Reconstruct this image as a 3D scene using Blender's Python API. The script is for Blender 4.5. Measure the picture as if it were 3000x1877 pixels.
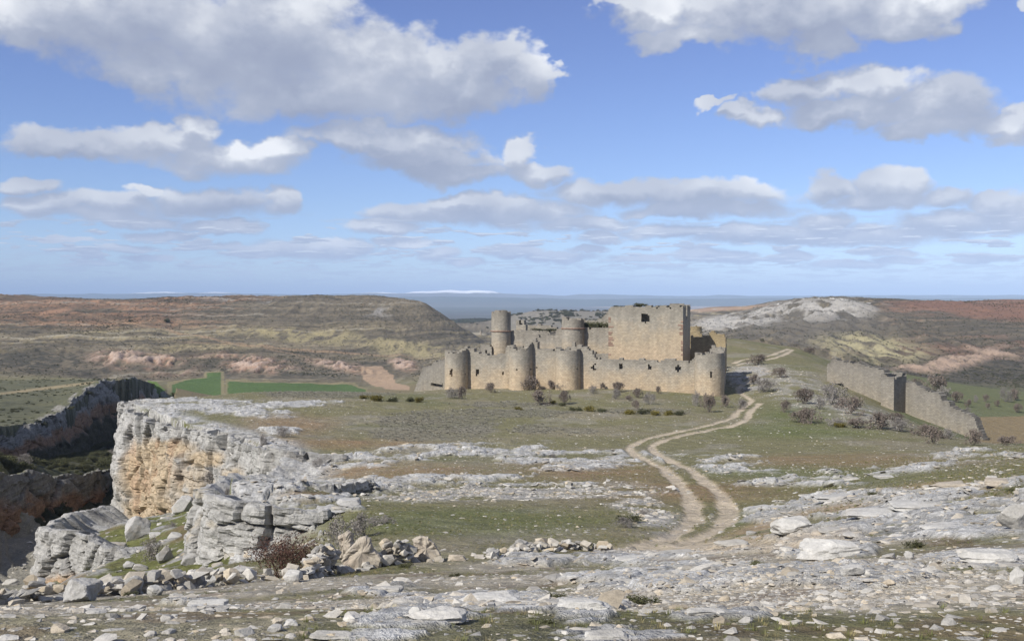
import bpy, bmesh, math, random
import numpy as np
from mathutils import Vector, Matrix

# ------------------------------------------------------------------ clear, camera, sky, sun, exposure
for _o in list(bpy.data.objects):
    bpy.data.objects.remove(_o, do_unlink=True)
SC = bpy.context.scene
COL = SC.collection
random.seed(7)
RNG = np.random.default_rng(11)

FPX = 2918.0            # focal length in photo pixels (3000 wide) = 35 mm on a 36 mm sensor
HOR = 868.0             # photo row of eye level
PITCH = math.atan((938.5 - HOR) / FPX)
camd = bpy.data.cameras.new('camera')
camd.sensor_width = 36.0
camd.lens = 36.0 * FPX / 3000.0
camd.clip_start = 0.1
camd.clip_end = 200000.0
cam = bpy.data.objects.new('camera', camd)
cam.location = (0, 0, 0)
cam.rotation_euler = (math.radians(90) - PITCH, 0, 0)
COL.objects.link(cam)
SC.camera = cam

SUN_AZ = math.radians(47)      # degrees left of straight behind the camera
SUN_EL = math.radians(40)
sdir = Vector((-math.sin(SUN_AZ) * math.cos(SUN_EL), -math.cos(SUN_AZ) * math.cos(SUN_EL), math.sin(SUN_EL)))
sund = bpy.data.lights.new('sun', 'SUN')
sund.energy = 4.6
sund.angle = math.radians(0.53)
sund.color = (1.0, 0.945, 0.86)
sun = bpy.data.objects.new('sun', sund)
sun.rotation_euler = sdir.to_track_quat('Z', 'Y').to_euler()
sun.location = (-60, -60, 80)
COL.objects.link(sun)

SC.view_settings.view_transform = 'Standard'
SC.view_settings.look = 'None'
SC.view_settings.exposure = 0.46
SC.view_settings.gamma = 1.0
SC.view_settings.use_curve_mapping = False
SC.render.engine = 'CYCLES'
SC.cycles.max_bounces = 5
SC.cycles.diffuse_bounces = 3
SC.cycles.glossy_bounces = 1
SC.cycles.volume_bounces = 0
SC.cycles.transparent_max_bounces = 8
SC.cycles.use_denoising = True
SC.cycles.denoiser = 'OPENIMAGEDENOISE'
SC.cycles.denoising_input_passes = 'RGB_ALBEDO_NORMAL'
SC.cycles.denoising_prefilter = 'ACCURATE'

# ------------------------------------------------------------------ node helper
class NT:
    def __init__(self, tree):
        self.t = tree
        self.n = tree.nodes
        self.l = tree.links
    def new(self, kind, **kw):
        nd = self.n.new(kind)
        for k, v in kw.items():
            setattr(nd, k, v)
        return nd
    def set(self, sock, v):
        if isinstance(v, bpy.types.NodeSocket):
            self.l.new(v, sock)
        elif v is not None:
            sock.default_value = v
    def math(self, op, a, b=None, c=None, clamp=False):
        nd = self.new('ShaderNodeMath', operation=op, use_clamp=clamp)
        self.set(nd.inputs[0], a)
        if b is not None: self.set(nd.inputs[1], b)
        if c is not None: self.set(nd.inputs[2], c)
        return nd.outputs[0]
    def vmath(self, op, a, b=None, c=None):
        nd = self.new('ShaderNodeVectorMath', operation=op)
        self.set(nd.inputs[0], a)
        if b is not None: self.set(nd.inputs[1], b)
        if c is not None: self.set(nd.inputs[2], c)
        return nd.outputs['Value'] if op in ('DOT_PRODUCT', 'LENGTH', 'DISTANCE') else nd.outputs[0]
    def noise(self, vec, scale, detail=3.0, rough=0.55, dist=0.0, color=False):
        nd = self.new('ShaderNodeTexNoise')
        if vec is not None: self.l.new(vec, nd.inputs['Vector'])
        nd.inputs['Scale'].default_value = scale
        nd.inputs['Detail'].default_value = detail
        nd.inputs['Roughness'].default_value = rough
        nd.inputs['Distortion'].default_value = dist
        return nd.outputs['Color' if color else 'Fac']
    def ramp(self, fac, stops, interp='LINEAR'):
        nd = self.new('ShaderNodeValToRGB')
        nd.color_ramp.interpolation = interp
        el = nd.color_ramp.elements
        while len(el) > 1: el.remove(el[-1])
        el[0].position = stops[0][0]; el[0].color = (*stops[0][1], 1)
        for p, c in stops[1:]:
            e = el.new(p); e.color = (*c, 1)
        self.set(nd.inputs[0], fac)
        return nd.outputs[0]
    def maprange(self, v, a, b, c=0.0, d=1.0, smooth=False):
        nd = self.new('ShaderNodeMapRange')
        nd.interpolation_type = 'SMOOTHSTEP' if smooth else 'LINEAR'
        nd.clamp = True
        self.set(nd.inputs[0], v)
        for i, x in zip((1, 2, 3, 4), (a, b, c, d)):
            self.set(nd.inputs[i], x)
        return nd.outputs[0]
    def mix(self, f, a, b, blend='MIX'):
        nd = self.new('ShaderNodeMix', data_type='RGBA', blend_type=blend)
        self.set(nd.inputs[0], f)
        for s, v in ((nd.inputs[6], a), (nd.inputs[7], b)):
            if isinstance(v, tuple) and len(v) == 3: v = (*v, 1)
            self.set(s, v)
        return nd.outputs[2]
    def attr(self, name, out='Fac'):
        nd = self.new('ShaderNodeAttribute', attribute_name=name)
        return nd.outputs[out]

# ------------------------------------------------------------------ world: Nishita sky with procedural cumulus
world = bpy.data.worlds.new('World')
SC.world = world
world.use_nodes = True
W = NT(world.node_tree)
W.n.clear()
sky = W.new('ShaderNodeTexSky', sky_type='NISHITA')
sky.sun_disc = False
sky.sun_elevation = SUN_EL
sky.sun_rotation = math.radians(180) + SUN_AZ
sky.altitude = 1000
sky.air_density = 1.0
sky.dust_density = 0.1
sky.ozone_density = 2.0
# clouds: (azimuth, elevation, half width, half height) of the cumulus heaps, degrees written as photo pixels from centre
CLOUDS = [
 # big upper left bank
 (60, 60, 330, 70), (420, 70, 420, 130), (760, 150, 420, 170), (520, 200, 270, 80), (1050, 230, 330, 150), (1230, 200, 160, 110),
 (1430, 215, 150, 110), (1545, 225, 85, 95), (1330, 280, 230, 80), (950, 290, 350, 60),(820,60,200,110),(1450,165,70,60),
 # second bank left
 (300, 425, 240, 45), (480, 405, 190, 50), (590, 365, 90, 45), (640, 460, 230, 55), (820, 440, 110, 40), (130, 440, 130, 30),
 (1000, 400, 170, 45), (1180, 410, 220, 55), (1250, 455, 230, 45), (1350, 500, 190, 45), (1515, 460, 70, 55), (1570, 505, 110, 40),(1090,370,90,22),
 # third row left
 (70, 545, 80, 28), (150, 610, 120, 35), (330, 600, 200, 40), (430, 560, 60, 22), (620, 590, 220, 48), (830, 580, 65, 42), (350, 640, 200, 25), (640, 665, 130, 22), (480, 690, 110, 16),
 # mid right of centre
 (1250, 625, 180, 40), (1480, 620, 270, 50), (1700, 655, 200, 28), (1340, 590, 100, 24), (1130, 670, 120, 24),
 (1800, 560, 240, 42), (2060, 575, 260, 42), (2150, 610, 200, 34), (1980, 615, 180, 28),
 (1740, 700, 85, 26), (2000, 680, 200, 24), (2250, 690, 260, 34), (2420, 655, 110, 42), (2420, 700, 330, 26), (2650, 680, 200, 34), (2750, 650, 160, 40),
 # right cumulus
 (2430, 545, 90, 38), (2620, 530, 130, 50), (2665, 520, 75, 45), (2580, 580, 150, 36), (2760, 570, 90, 36), (2890, 600, 80, 36), (2960, 620, 120, 55),
 # upper right bank
 (1900, 20, 190, 70), (2200, 40, 360, 90), (2480, 30, 320, 90), (2420, 130, 140, 55), (2030, 100, 170, 45), (2700, 40, 140, 60),(1760,0,60,40),(2980,10,40,30),
 # right middle
 (2330, 270, 110, 55), (2560, 260, 170, 60), (2600, 235, 100, 50), (2480, 340, 220, 50), (2740, 310, 170, 80), (2200, 345, 90, 40), (2700, 380, 200, 35), (2930, 375, 180, 40), (2980, 340, 60, 40), (2110,300,80,16),
 # low row
 (640, 720, 90, 14), (900, 725, 180, 30), (1000, 735, 130, 24), (760, 735, 110, 20), (370, 728, 80, 14), (440, 755, 80, 12), (210, 710, 90, 10),
 (1290, 745, 80, 22), (1180, 715, 110, 14), (1500, 740, 110, 20), (1640, 755, 130, 18), (1370,770,60,12),(2060, 745, 100, 20), (2130, 755, 120, 18), (1870, 755, 110, 12), (1720, 735, 70, 12), (2330, 755, 60, 14), (2480, 775, 110, 14), (2650, 760, 90, 14), (2890, 755, 90, 16), (2600,735,100,14),
]
tc = W.new('ShaderNodeTexCoord')
sep = W.new('ShaderNodeSeparateXYZ'); W.l.new(tc.outputs['Generated'], sep.inputs[0])
dx, dy, dz = sep.outputs
az = W.math('ARCTAN2', dx, dy)                       # radians, 0 ahead
hz = W.math('SQRT', W.math('ADD', W.math('MULTIPLY', dx, dx), W.math('MULTIPLY', dy, dy)))
el = W.math('ARCTAN2', dz, hz)
# angles to the pixel-like unit used in the list
def px2az(p): return math.atan((p - 1500) / FPX)
def row2el(r, p): return math.atan((HOR - r) / FPX * math.cos(px2az(p)))
ncv = W.new('ShaderNodeCombineXYZ')
W.l.new(az, ncv.inputs[0]); W.l.new(W.math('MULTIPLY', el, 1.35), ncv.inputs[1])
nc = ncv.outputs[0]
# domain warp
wn = W.vmath('SUBTRACT', W.noise(nc, 16.0, 4.0, 0.6, color=True), (0.5, 0.5, 0.5))
wsep = W.new('ShaderNodeSeparateXYZ'); W.l.new(wn, wsep.inputs[0])
pers = W.maprange(el, 0.0, 0.22, 0.12, 1.0)
azw = W.math('MULTIPLY_ADD', W.math('MULTIPLY', wsep.outputs[0], pers), 0.13, az)
elw = W.math('MULTIPLY_ADD', W.math('MULTIPLY', wsep.outputs[1], pers), 0.075, el)
# three simultaneous samples: here, above toward the light, far above
offs = W.new('ShaderNodeCombineXYZ')
A3 = W.new('ShaderNodeCombineXYZ'); E3 = W.new('ShaderNodeCombineXYZ')
step = W.maprange(el, 0.0, 0.25, 0.004, 0.026)
W.l.new(azw, A3.inputs[0]); W.l.new(W.math('MULTIPLY_ADD', step, -0.10, azw), A3.inputs[1]); W.l.new(azw, A3.inputs[2])
W.l.new(elw, E3.inputs[0]); W.l.new(W.math('ADD', elw, step), E3.inputs[1]); W.l.new(W.math('SUBTRACT', elw, step), E3.inputs[2])
acc = None
for (cx, cy, rx, ry) in CLOUDS:
    a0, e0 = px2az(cx), row2el(cy, cx)
    ra, re = rx / FPX * 0.97, ry / FPX
    X = W.vmath('MULTIPLY_ADD', A3.outputs[0], (1 / ra,) * 3, (-a0 / ra,) * 3)
    Y = W.vmath('MULTIPLY_ADD', E3.outputs[0], (1 / re,) * 3, (-e0 / re,) * 3)
    D = W.vmath('MULTIPLY_ADD', X, X, W.vmath('MULTIPLY', Y, Y))
    acc = D if acc is None else W.vmath('MINIMUM', acc, D)
# generic cloud cover outside the frame (perspective layer), so the sky goes on
pl = W.math('ADD', W.math('MAXIMUM', dz, 0.0), 0.06)
plv = W.new('ShaderNodeCombineXYZ')
W.l.new(W.math('DIVIDE', dx, pl), plv.inputs[0]); W.l.new(W.math('DIVIDE', dy, pl), plv.inputs[1])
gen = W.noise(plv.outputs[0], 0.8, 6.0, 0.55)
aab = W.math('ABSOLUTE', az)
outf = W.math('MAXIMUM', W.maprange(aab, 0.49, 0.62), W.maprange(el, 0.30, 0.40))
genc = W.math('MULTIPLY', W.maprange(gen, 0.47, 0.62, 0.0, 1.5), outf)
# low thin streaks near the horizon
stv = W.new('ShaderNodeCombineXYZ')
W.l.new(W.math('MULTIPLY', az, 20.0), stv.inputs[0]); W.l.new(W.math('MULTIPLY', el, 170.0), stv.inputs[1])
stn = W.noise(stv.outputs[0], 1.6, 5.0, 0.62)
stm = W.math('MULTIPLY', W.maprange(stn, 0.50, 0.57, 0.0, 0.55, True), W.maprange(el, 0.050, 0.030, 0.0, 1.0, True))
lov = W.new('ShaderNodeCombineXYZ')
W.l.new(W.math('MULTIPLY', az, 21.0), lov.inputs[0]); W.l.new(W.math('MULTIPLY', el, 150.0), lov.inputs[1])
lon = W.noise(lov.outputs[0], 1.0, 5.0, 0.55)
lom = W.math('MULTIPLY', W.maprange(lon, 0.535, 0.575, 0.0, 0.97, True), W.math('MULTIPLY', W.maprange(el, 0.085, 0.060, 0.0, 1.0, True), W.maprange(el, 0.018, 0.034, 0.0, 1.0, True)))
lon2 = W.noise(W.vmath('ADD', lov.outputs[0], (0.0, 0.22, 0.0)), 1.0, 3.0, 0.55)
lowlit = W.maprange(W.math('SUBTRACT', lon, lon2), -0.08, 0.14, 0.25, 0.95, True)
stm = W.math('MAXIMUM', stm, lom)
# detail noise eats the edge of the heaps
nd1 = W.noise(nc, 19.0, 6.0, 0.56)
nd2 = W.noise(W.vmath('ADD', nc, (-0.006, 0.03, 0.0)), 19.0, 6.0, 0.56)
bs = W.new('ShaderNodeSeparateXYZ'); W.l.new(acc, bs.inputs[0])
f0 = W.math('SUBTRACT', 1.0, bs.outputs[0]); f1 = W.math('SUBTRACT', 1.0, bs.outputs[1]); f2 = W.math('SUBTRACT', 1.0, bs.outputs[2])
def dens(f, n): return W.math('MULTIPLY_ADD', W.math('SUBTRACT', n, 0.5), 1.9, W.math('MAXIMUM', f, -1.5))
d0 = dens(f0, nd1); d1 = dens(f1, nd2)
puf = W.noise(nc, 62.0, 5.0, 0.6)
d0 = W.math('MULTIPLY_ADD', W.math('SUBTRACT', puf, 0.5), 0.5, d0)

rise = W.math('SUBTRACT', W.math('MAXIMUM', W.math('MINIMUM', d0, 1.2), -0.4), W.math('MAXIMUM', W.math('MINIMUM', d1, 1.4), -0.9))
crest = W.maprange(rise, 0.1, 0.7, 0.0, 1.0, True)
cov = W.maprange(d0, W.math('MULTIPLY_ADD', crest, 0.10, -0.32), W.math('MULTIPLY_ADD', crest, -0.14, 0.68), 0.0, 1.0, True)
cov = W.math('MAXIMUM', cov, W.math('MAXIMUM', genc, stm), clamp=True)
# shading: thin above = lit crest, thick above = grey underside

lit = W.maprange(rise, -0.40, 1.20, 0.0, 1.0, True)
big = W.noise(nc, 9.0, 3.0, 0.5)
lit = W.math('ADD', W.math('MULTIPLY', lit, 0.60), W.maprange(big, 0.40, 0.70, 0.0, 0.48), clamp=True)
lit = W.math('ADD', W.math('MULTIPLY', lit, W.math('SUBTRACT', 1.0, lom)), W.math('MULTIPLY', lowlit, lom))
ccol = W.ramp(lit, [(0.0, (0.25, 0.28, 0.37)), (0.35, (0.33, 0.36, 0.44)), (0.62, (0.42, 0.445, 0.51)), (0.85, (0.56, 0.58, 0.62)), (1.0, (0.72, 0.73, 0.75))])
# far clouds take the bluish tint of distance
ccol = W.mix(W.maprange(el, 0.10, 0.0, 0.0, 0.65), ccol, (0.35, 0.43, 0.62))
skc = W.mix(1.0, sky.outputs[0], W.ramp(W.maprange(el, 0.0, 0.30), [(0.0, (0.064, 0.076, 0.108)), (0.3, (0.066, 0.072, 0.095)), (1.0, (0.068, 0.066, 0.092))]), 'MULTIPLY')
final = W.mix(W.math('MULTIPLY', cov, 0.97), skc, ccol)
bg = W.new('ShaderNodeBackground'); W.l.new(final, bg.inputs[0]); bg.inputs[1].default_value = 1.0
wo = W.new('ShaderNodeOutputWorld'); W.l.new(bg.outputs[0], wo.inputs[0])
world.cycles.sampling_method = 'MANUAL'
world.cycles.sample_map_resolution = 512

# ------------------------------------------------------------------ numpy noise
def _hash(ix, iy, iz, seed):
    h = (ix.astype(np.uint32) * np.uint32(374761393) + iy.astype(np.uint32) * np.uint32(668265263)
         + iz.astype(np.uint32) * np.uint32(2147483647) + np.uint32((seed * 144665) & 0xffffffff))
    h = (h ^ (h >> np.uint32(13))) * np.uint32(1274126177)
    h = h ^ (h >> np.uint32(16))
    return h.astype(np.float32) * np.float32(1.0 / 4294967296.0)
def vn2(x, y, seed=0):
    """value noise, -1..1"""
    x0 = np.floor(x); y0 = np.floor(y)
    fx = (x - x0).astype(np.float32); fy = (y - y0).astype(np.float32)
    fx = fx * fx * fx * (fx * (fx * 6 - 15) + 10); fy = fy * fy * fy * (fy * (fy * 6 - 15) + 10)
    ix = x0.astype(np.int64); iy = y0.astype(np.int64); z = np.zeros_like(ix)
    a = _hash(ix, iy, z, seed); b = _hash(ix + 1, iy, z, seed); c = _hash(ix, iy + 1, z, seed); d = _hash(ix + 1, iy + 1, z, seed)
    return ((a * (1 - fx) + b * fx) * (1 - fy) + (c * (1 - fx) + d * fx) * fy) * 2 - 1
def vn3(x, y, z, seed=0):
    z0 = np.floor(z); fz = (z - z0).astype(np.float32); fz = fz * fz * (3 - 2 * fz)
    x0 = np.floor(x); y0 = np.floor(y)
    fx = (x - x0).astype(np.float32); fy = (y - y0).astype(np.float32)
    fx = fx * fx * (3 - 2 * fx); fy = fy * fy * (3 - 2 * fy)
    ix = x0.astype(np.int64); iy = y0.astype(np.int64); iz = z0.astype(np.int64)
    r = 0
    for k in (0, 1):
        a = _hash(ix, iy, iz + k, seed); b = _hash(ix + 1, iy, iz + k, seed); c = _hash(ix, iy + 1, iz + k, seed); d = _hash(ix + 1, iy + 1, iz + k, seed)
        v = (a * (1 - fx) + b * fx) * (1 - fy) + (c * (1 - fx) + d * fx) * fy
        r = r + v * (fz if k else 1 - fz)
    return r * 2 - 1
def fbm2(x, y, octv=4, seed=0, gain=0.5, ridged=False):
    s = 0; a = 1.0; t = 0
    for i in range(octv):
        v = vn2(x * 2 ** i + 17.3 * i, y * 2 ** i - 9.1 * i, seed + i)
        if ridged: v = 1 - 2 * np.abs(v)
        s = s + a * v; t += a; a *= gain
    return s / t
def fbm3(x, y, z, octv=4, seed=0, gain=0.5):
    s = 0; a = 1.0; t = 0
    for i in range(octv):
        s = s + a * vn3(x * 2 ** i + 17.3 * i, y * 2 ** i - 9.1 * i, z * 2 ** i + 5.7 * i, seed + i); t += a; a *= gain
    return s / t
def cell2(x, y, seed=0):
    """F1 cell noise: distance to nearest point, distance gap F2-F1, cell random"""
    ix = np.floor(x).astype(np.int64); iy = np.floor(y).astype(np.int64)
    f1 = np.full(x.shape, 9.0, np.float32); f2 = f1.copy(); idr = np.zeros(x.shape, np.float32)
    for i in (-1, 0, 1):
        for j in (-1, 0, 1):
            z = np.zeros_like(ix)
            h1 = _hash(ix + i, iy + j, z, seed); h2 = _hash(ix + i, iy + j, z + 7, seed)
            d = np.hypot(ix + i + h1 - x, iy + j + h2 - y).astype(np.float32)
            nw = d < f1
            f2 = np.where(nw, f1, np.minimum(f2, d)); idr = np.where(nw, _hash(ix + i, iy + j, z + 3, seed), idr); f1 = np.where(nw, d, f1)
    return f1, f2 - f1, idr
def sstep(a, b, x):
    t = np.clip((x - a) / (b - a), 0, 1)
    return t * t * (3 - 2 * t)

# ------------------------------------------------------------------ photo <-> world
CP, SP = math.cos(PITCH), math.sin(PITCH)
def at(px, row, d):
    """point on the ray of photo pixel (px,row) at forward distance d"""
    yn = -(row - 938.5) / FPX
    fy = CP + yn * SP
    return Vector(((px - 1500) / FPX * d / fy, d, (-SP + yn * CP) * d / fy))
def zrow(row, d):
    yn = -(row - 938.5) / FPX
    return (-SP + yn * CP) * d / (CP + yn * SP)
def project(x, y, z):
    f = y * CP - z * SP; u = y * SP + z * CP
    return 1500 + FPX * x / f, 938.5 - FPX * u / f

# ------------------------------------------------------------------ terrain control lines: (px, row, distance)
MAIN = [
 [(0,2794,2.5),(1500,2794,2.5),(3000,2794,2.5)],
 [(0,1895,5),(800,1890,5),(1500,1888,5),(2200,1886,5),(3000,1880,5)],
 [(0,1810,10.5),(800,1800,10.5),(1500,1790,10.5),(2200,1775,10),(3000,1745,8.5)],
 [(0,1772,17),(600,1745,17),(1200,1715,17),(1800,1690,17),(2300,1680,13),(3000,1670,12)],
 [(0,1762,20),(250,1745,21),(450,1727,22),(650,1705,24),(880,1682,25),(1050,1660,26),(1250,1640,27),(1500,1632,28),(1800,1622,29)],
 [(2100,1615,26),(2400,1628,19),(2700,1612,17.5),(3000,1602,16)],
 [(700,1668,30),(850,1655,30),(1050,1590,33),(1400,1565,35),(1700,1560,35),(1900,1580,33),(2100,1570,33)],
 [(700,1650,40),(850,1620,40),(1000,1545,40),(1400,1515,43),(1700,1505,44),(2050,1525,42),(2200,1530,38),(2350,1540,29),(2700,1520,24),(3000,1510,21)],
 [(640,1640,45.5),(760,1625,45),(880,1570,45),(1000,1500,46)],
 [(640,1440,50.5),(760,1450,50),(880,1465,49),(1000,1465,51),(1300,1450,54),(1600,1440,56),(1900,1470,50),(2130,1480,50),(2300,1480,44),(2500,1470,36),(2800,1455,29),(3000,1430,27)],
 [(700,1425,58),(900,1420,60),(1200,1410,62),(1600,1400,64),(2000,1410,62),(2300,1420,58),(2600,1412,50),(2800,1405,43),(3000,1372,43)],
 [(860,1425,77),(1000,1398,76),(1300,1370,74),(1600,1365,75),(1900,1370,73),(2200,1372,72),(2600,1358,68),(3000,1330,62)],
 [(830,1330,87),(1100,1315,92),(1500,1305,95),(1850,1305,95),(2200,1305,94),(2600,1308,88),(2850,1312,84),(3000,1302,80)],
 [(640,1272,102),(700,1255,108),(1000,1250,112),(1500,1240,116),(2000,1240,116),(2400,1245,112),(2650,1262,106),(2800,1290,101),(2900,1302,97),(3000,1305,92)],
 [(500,1228,117),(700,1205,125),(1000,1200,130),(1500,1195,135),(2000,1198,133),(2300,1200,130),(2500,1215,125),(2650,1245,116)],
 [(385,1190,131),(600,1175,137),(800,1168,143),(1000,1165,148),(1250,1155,158),(1500,1148,162),(1800,1147,160),(2035,1160,156),(2120,1168,154),(2250,1172,150),(2400,1170,148),(2500,1180,146)],
 [(480,1166,143),(700,1150,158),(1000,1146,165),(1300,1141,172),(1500,1136,172),(1800,1138,165),(2035,1153,160),(2130,1160,158),(2250,1135,165),(2330,1118,168)],
 # castle ground and behind
 [(480,1195,165),(700,1175,188),(1000,1172,195),(1200,1165,195),(1400,1130,190),(1700,1110,190),(2000,1100,190),(2180,1092,188),(2240,1083,190),(2330,1075,195),(2420,1080,195),(2480,1095,195)],
 [(1250,1170,215),(1500,1100,215),(1800,1070,215),(2050,1055,215),(2200,1045,218),(2300,1048,220),(2400,1062,222),(2500,1092,222),(2600,1130,215),(2700,1165,205),(2800,1195,195),(2950,1225,190),(3000,1230,190)],
 [(1500,1090,250),(1800,1040,255),(2050,1000,258),(2150,992,262),(2250,1008,262),(2330,1018,262),(2420,1050,262),(2500,1070,262),(2600,1085,262),(2700,1105,262),(2800,1125,258),(2950,1145,255),(3000,1150,255)],
 # slope right of the outer wall, seen past it
 [(2700,1256,130),(2760,1275,128),(2850,1296,125),(3000,1312,122)],
 [(2420,1122,174),(2520,1160,166),(2600,1195,160),(2700,1236,155),(2800,1268,152),(2885,1290,150),(3000,1297,150)],
 # drop behind the saddle
 [(1500,1085,330),(1800,1060,330),(2050,1030,330),(2200,1030,330),(2350,1045,330),(2500,1085,330),(2700,1125,330),(3000,1160,330)],
 # valley left
 [(480,1190,230),(700,1178,260),(1000,1172,270),(1200,1160,280),(1350,1120,300)],
 [(520,1155,390),(700,1152,400),(900,1148,410),(1100,1140,420),(1250,1120,430),(1400,1090,430)],
 [(500,1122,480),(700,1120,480),(900,1118,500),(1050,1118,500),(1200,1110,490),(1400,1060,520)],
 # left plateau past the gorge
 [(0,1240,202),(110,1222,222),(200,1182,250),(260,1142,275),(320,1113,300),(390,1112,318),(440,1128,338),(490,1160,362)],
 [(0,1170,262),(120,1158,280),(220,1140,310),(300,1118,340),(400,1118,362),(480,1145,385)],
 [(0,1128,345),(150,1120,360),(300,1112,390),(420,1122,420),(480,1132,430)],
 # left hill
 [(0,1100,480),(150,1100,490),(300,1113,500),(400,1118,500)],
 [(0,1072,540),(300,1096,545),(500,1096,565),(700,1096,575),(900,1106,540),(1050,1100,540),(1200,1078,590)],
 [(0,1042,590),(300,1046,600),(500,1054,600),(700,1060,610),(900,1075,600),(1050,1070,610),(1200,1062,640),(1350,1040,660)],
 [(0,1012,640),(300,1022,640),(600,1025,650),(900,1033,660),(1200,1050,680),(1350,1030,720)],
 [(0,945,740),(300,950,750),(600,955,760),(900,965,760),(1200,985,760),(1300,1000,770),(1380,1010,790)],
 [(0,900,850),(300,905,850),(600,905,850),(900,905,850),(1100,915,840),(1200,930,830),(1280,955,820),(1360,985,820),(1420,1005,840)],
 [(0,867,950),(150,872,950),(250,880,960),(350,881,970),(500,873,950),(700,871,940),(900,870,930),(1100,871,905),(1170,876,890),(1220,886,875),(1260,905,865),(1300,932,855),(1350,958,850),(1400,985,850)],
 [(0,873,1080),(250,884,1100),(600,878,1080),(900,878,1060),(1100,882,1020),(1200,905,990),(1300,960,980),(1400,996,970)],
 [(0,905,1500),(600,908,1500),(1000,910,1450),(1200,930,1350),(1300,960,1300),(1400,980,1250)],
 # middle valley and juniper hill
 [(1450,1030,650),(1600,1030,650),(1800,1010,650),(2000,990,650)],
 [(1430,1008,900),(1550,1000,900),(1700,980,950),(1900,965,950)],
 [(1420,985,1100),(1480,975,1150),(1560,955,1150),(1700,950,1150),(1900,945,1150)],
 [(1440,962,1300),(1490,935,1350),(1540,916,1400),(1600,911,1430),(1700,910,1450),(1800,912,1450),(1900,915,1430),(2020,908,1400),(2090,900,1400)],
 [(1450,962,1700),(1550,945,1800),(1700,935,1850),(1900,930,1850),(2050,925,1850)],
 [(1330,950,1900),(1400,950,2000),(1450,948,2000)],
 [(1250,945,2600),(1340,936,2600),(1400,934,2600),(1460,937,2600),(1600,950,2600),(1900,950,2600)],
 [(0,960,2600),(600,960,2600),(1000,955,2600),(2300,950,2600),(3000,950,2600)],
 [(0,937,4000),(600,937,4000),(1200,937,4000),(1500,937,4000),(2100,937,4000),(3000,937,4000)],
 # right hill
 [(2100,1000,520),(2250,1018,430),(2400,1058,420),(2600,1100,420),(2800,1118,410),(3000,1132,400)],
 [(2120,978,700),(2250,985,600),(2400,1010,560),(2600,1050,520),(2800,1075,500),(3000,1090,490)],
 [(2150,950,880),(2300,950,760),(2500,970,660),(2700,1000,610),(2900,1020,590),(3000,1030,580)],
 [(2170,925,1000),(2300,915,880),(2450,918,790),(2600,938,740),(2800,950,710),(3000,958,700)],
 [(2080,905,1300),(2170,897,1150),(2250,889,1050),(2330,882,950),(2400,880,905),(2480,880,890),(2560,884,880),(2700,887,880),(2850,888,880),(3000,886,880)],
 [(2250,898,1250),(2400,890,1100),(2560,893,1100),(2800,895,1100),(3000,894,1100)],
 [(2250,915,1700),(2600,910,1700),(3000,910,1700)],
]
GORGE = [
 [(0,1762,20),(250,1745,21),(450,1727,22),(640,1705,24)],
 [(0,1772,17),(600,1745,17)],
 [(0,1772,26),(200,1752,27),(400,1722,28),(560,1695,30),(640,1672,30)],
 [(0,1790,35),(150,1762,36),(300,1730,36),(420,1705,36),(560,1680,38),(620,1668,40),(700,1650,40)],
 [(0,1800,50),(130,1760,52),(240,1705,52),(400,1680,50),(500,1660,50),(620,1655,48),(760,1640,48)],
 [(0,1790,65),(110,1735,66),(180,1690,66),(300,1650,62),(400,1625,60),(500,1600,60),(600,1580,58),(680,1560,60)],
 [(0,1750,80),(110,1725,82),(200,1640,78),(250,1600,76),(340,1580,72),(450,1560,72),(560,1540,70),(650,1510,70),(740,1480,70)],
 [(0,1715,92),(130,1690,92),(260,1560,90),(370,1535,88),(500,1520,84),(600,1490,82),(700,1460,80),(800,1445,78)],
 [(0,1660,105),(120,1640,108),(220,1600,110),(300,1530,108),(400,1535,106),(520,1500,102),(600,1475,98),(700,1440,92)],
 [(0,1600,115),(120,1590,118),(230,1570,122),(300,1545,124),(380,1530,126),(480,1505,115)],
 [(0,1552,122),(120,1540,132),(240,1505,146),(300,1480,155),(380,1470,150)],
 # above the lower dark cliff
 [(-100,1372,118),(0,1378,128),(120,1392,142),(240,1388,160),(310,1378,172),(390,1370,180)],
 [(-100,1350,140),(0,1356,152),(120,1362,165),(240,1358,182),(310,1355,192),(400,1350,200)],
 [(0,1366,166),(110,1356,190),(200,1346,203),(310,1338,214),(400,1332,222)],
 # foot of the upper cliff
 [(-100,1380,152),(0,1372,172),(110,1354,203),(180,1340,224),(230,1325,246),(280,1308,268),(360,1296,288),(430,1276,312),(500,1242,342)],
 [(480,1260,180),(500,1230,230)],
]
EDGE_NEAR = [(-700,21),(-300,20.5),(0,21),(250,22),(450,23),(560,25),(610,30),(645,38),(668,45),(674,51),(682,58),(722,64),(800,71),(862,81),(760,92),(640,103),(500,117),(385,131)]
EDGE_BACK = [(385,131),(400,146),(470,170),(505,230),(512,300),(512,362)]
RIM_FAR = [(512,362),(490,350),(440,325),(370,300),(290,280),(250,262),(200,236),(110,206),(0,176),(-160,150),(-420,128),(-900,100)]

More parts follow.
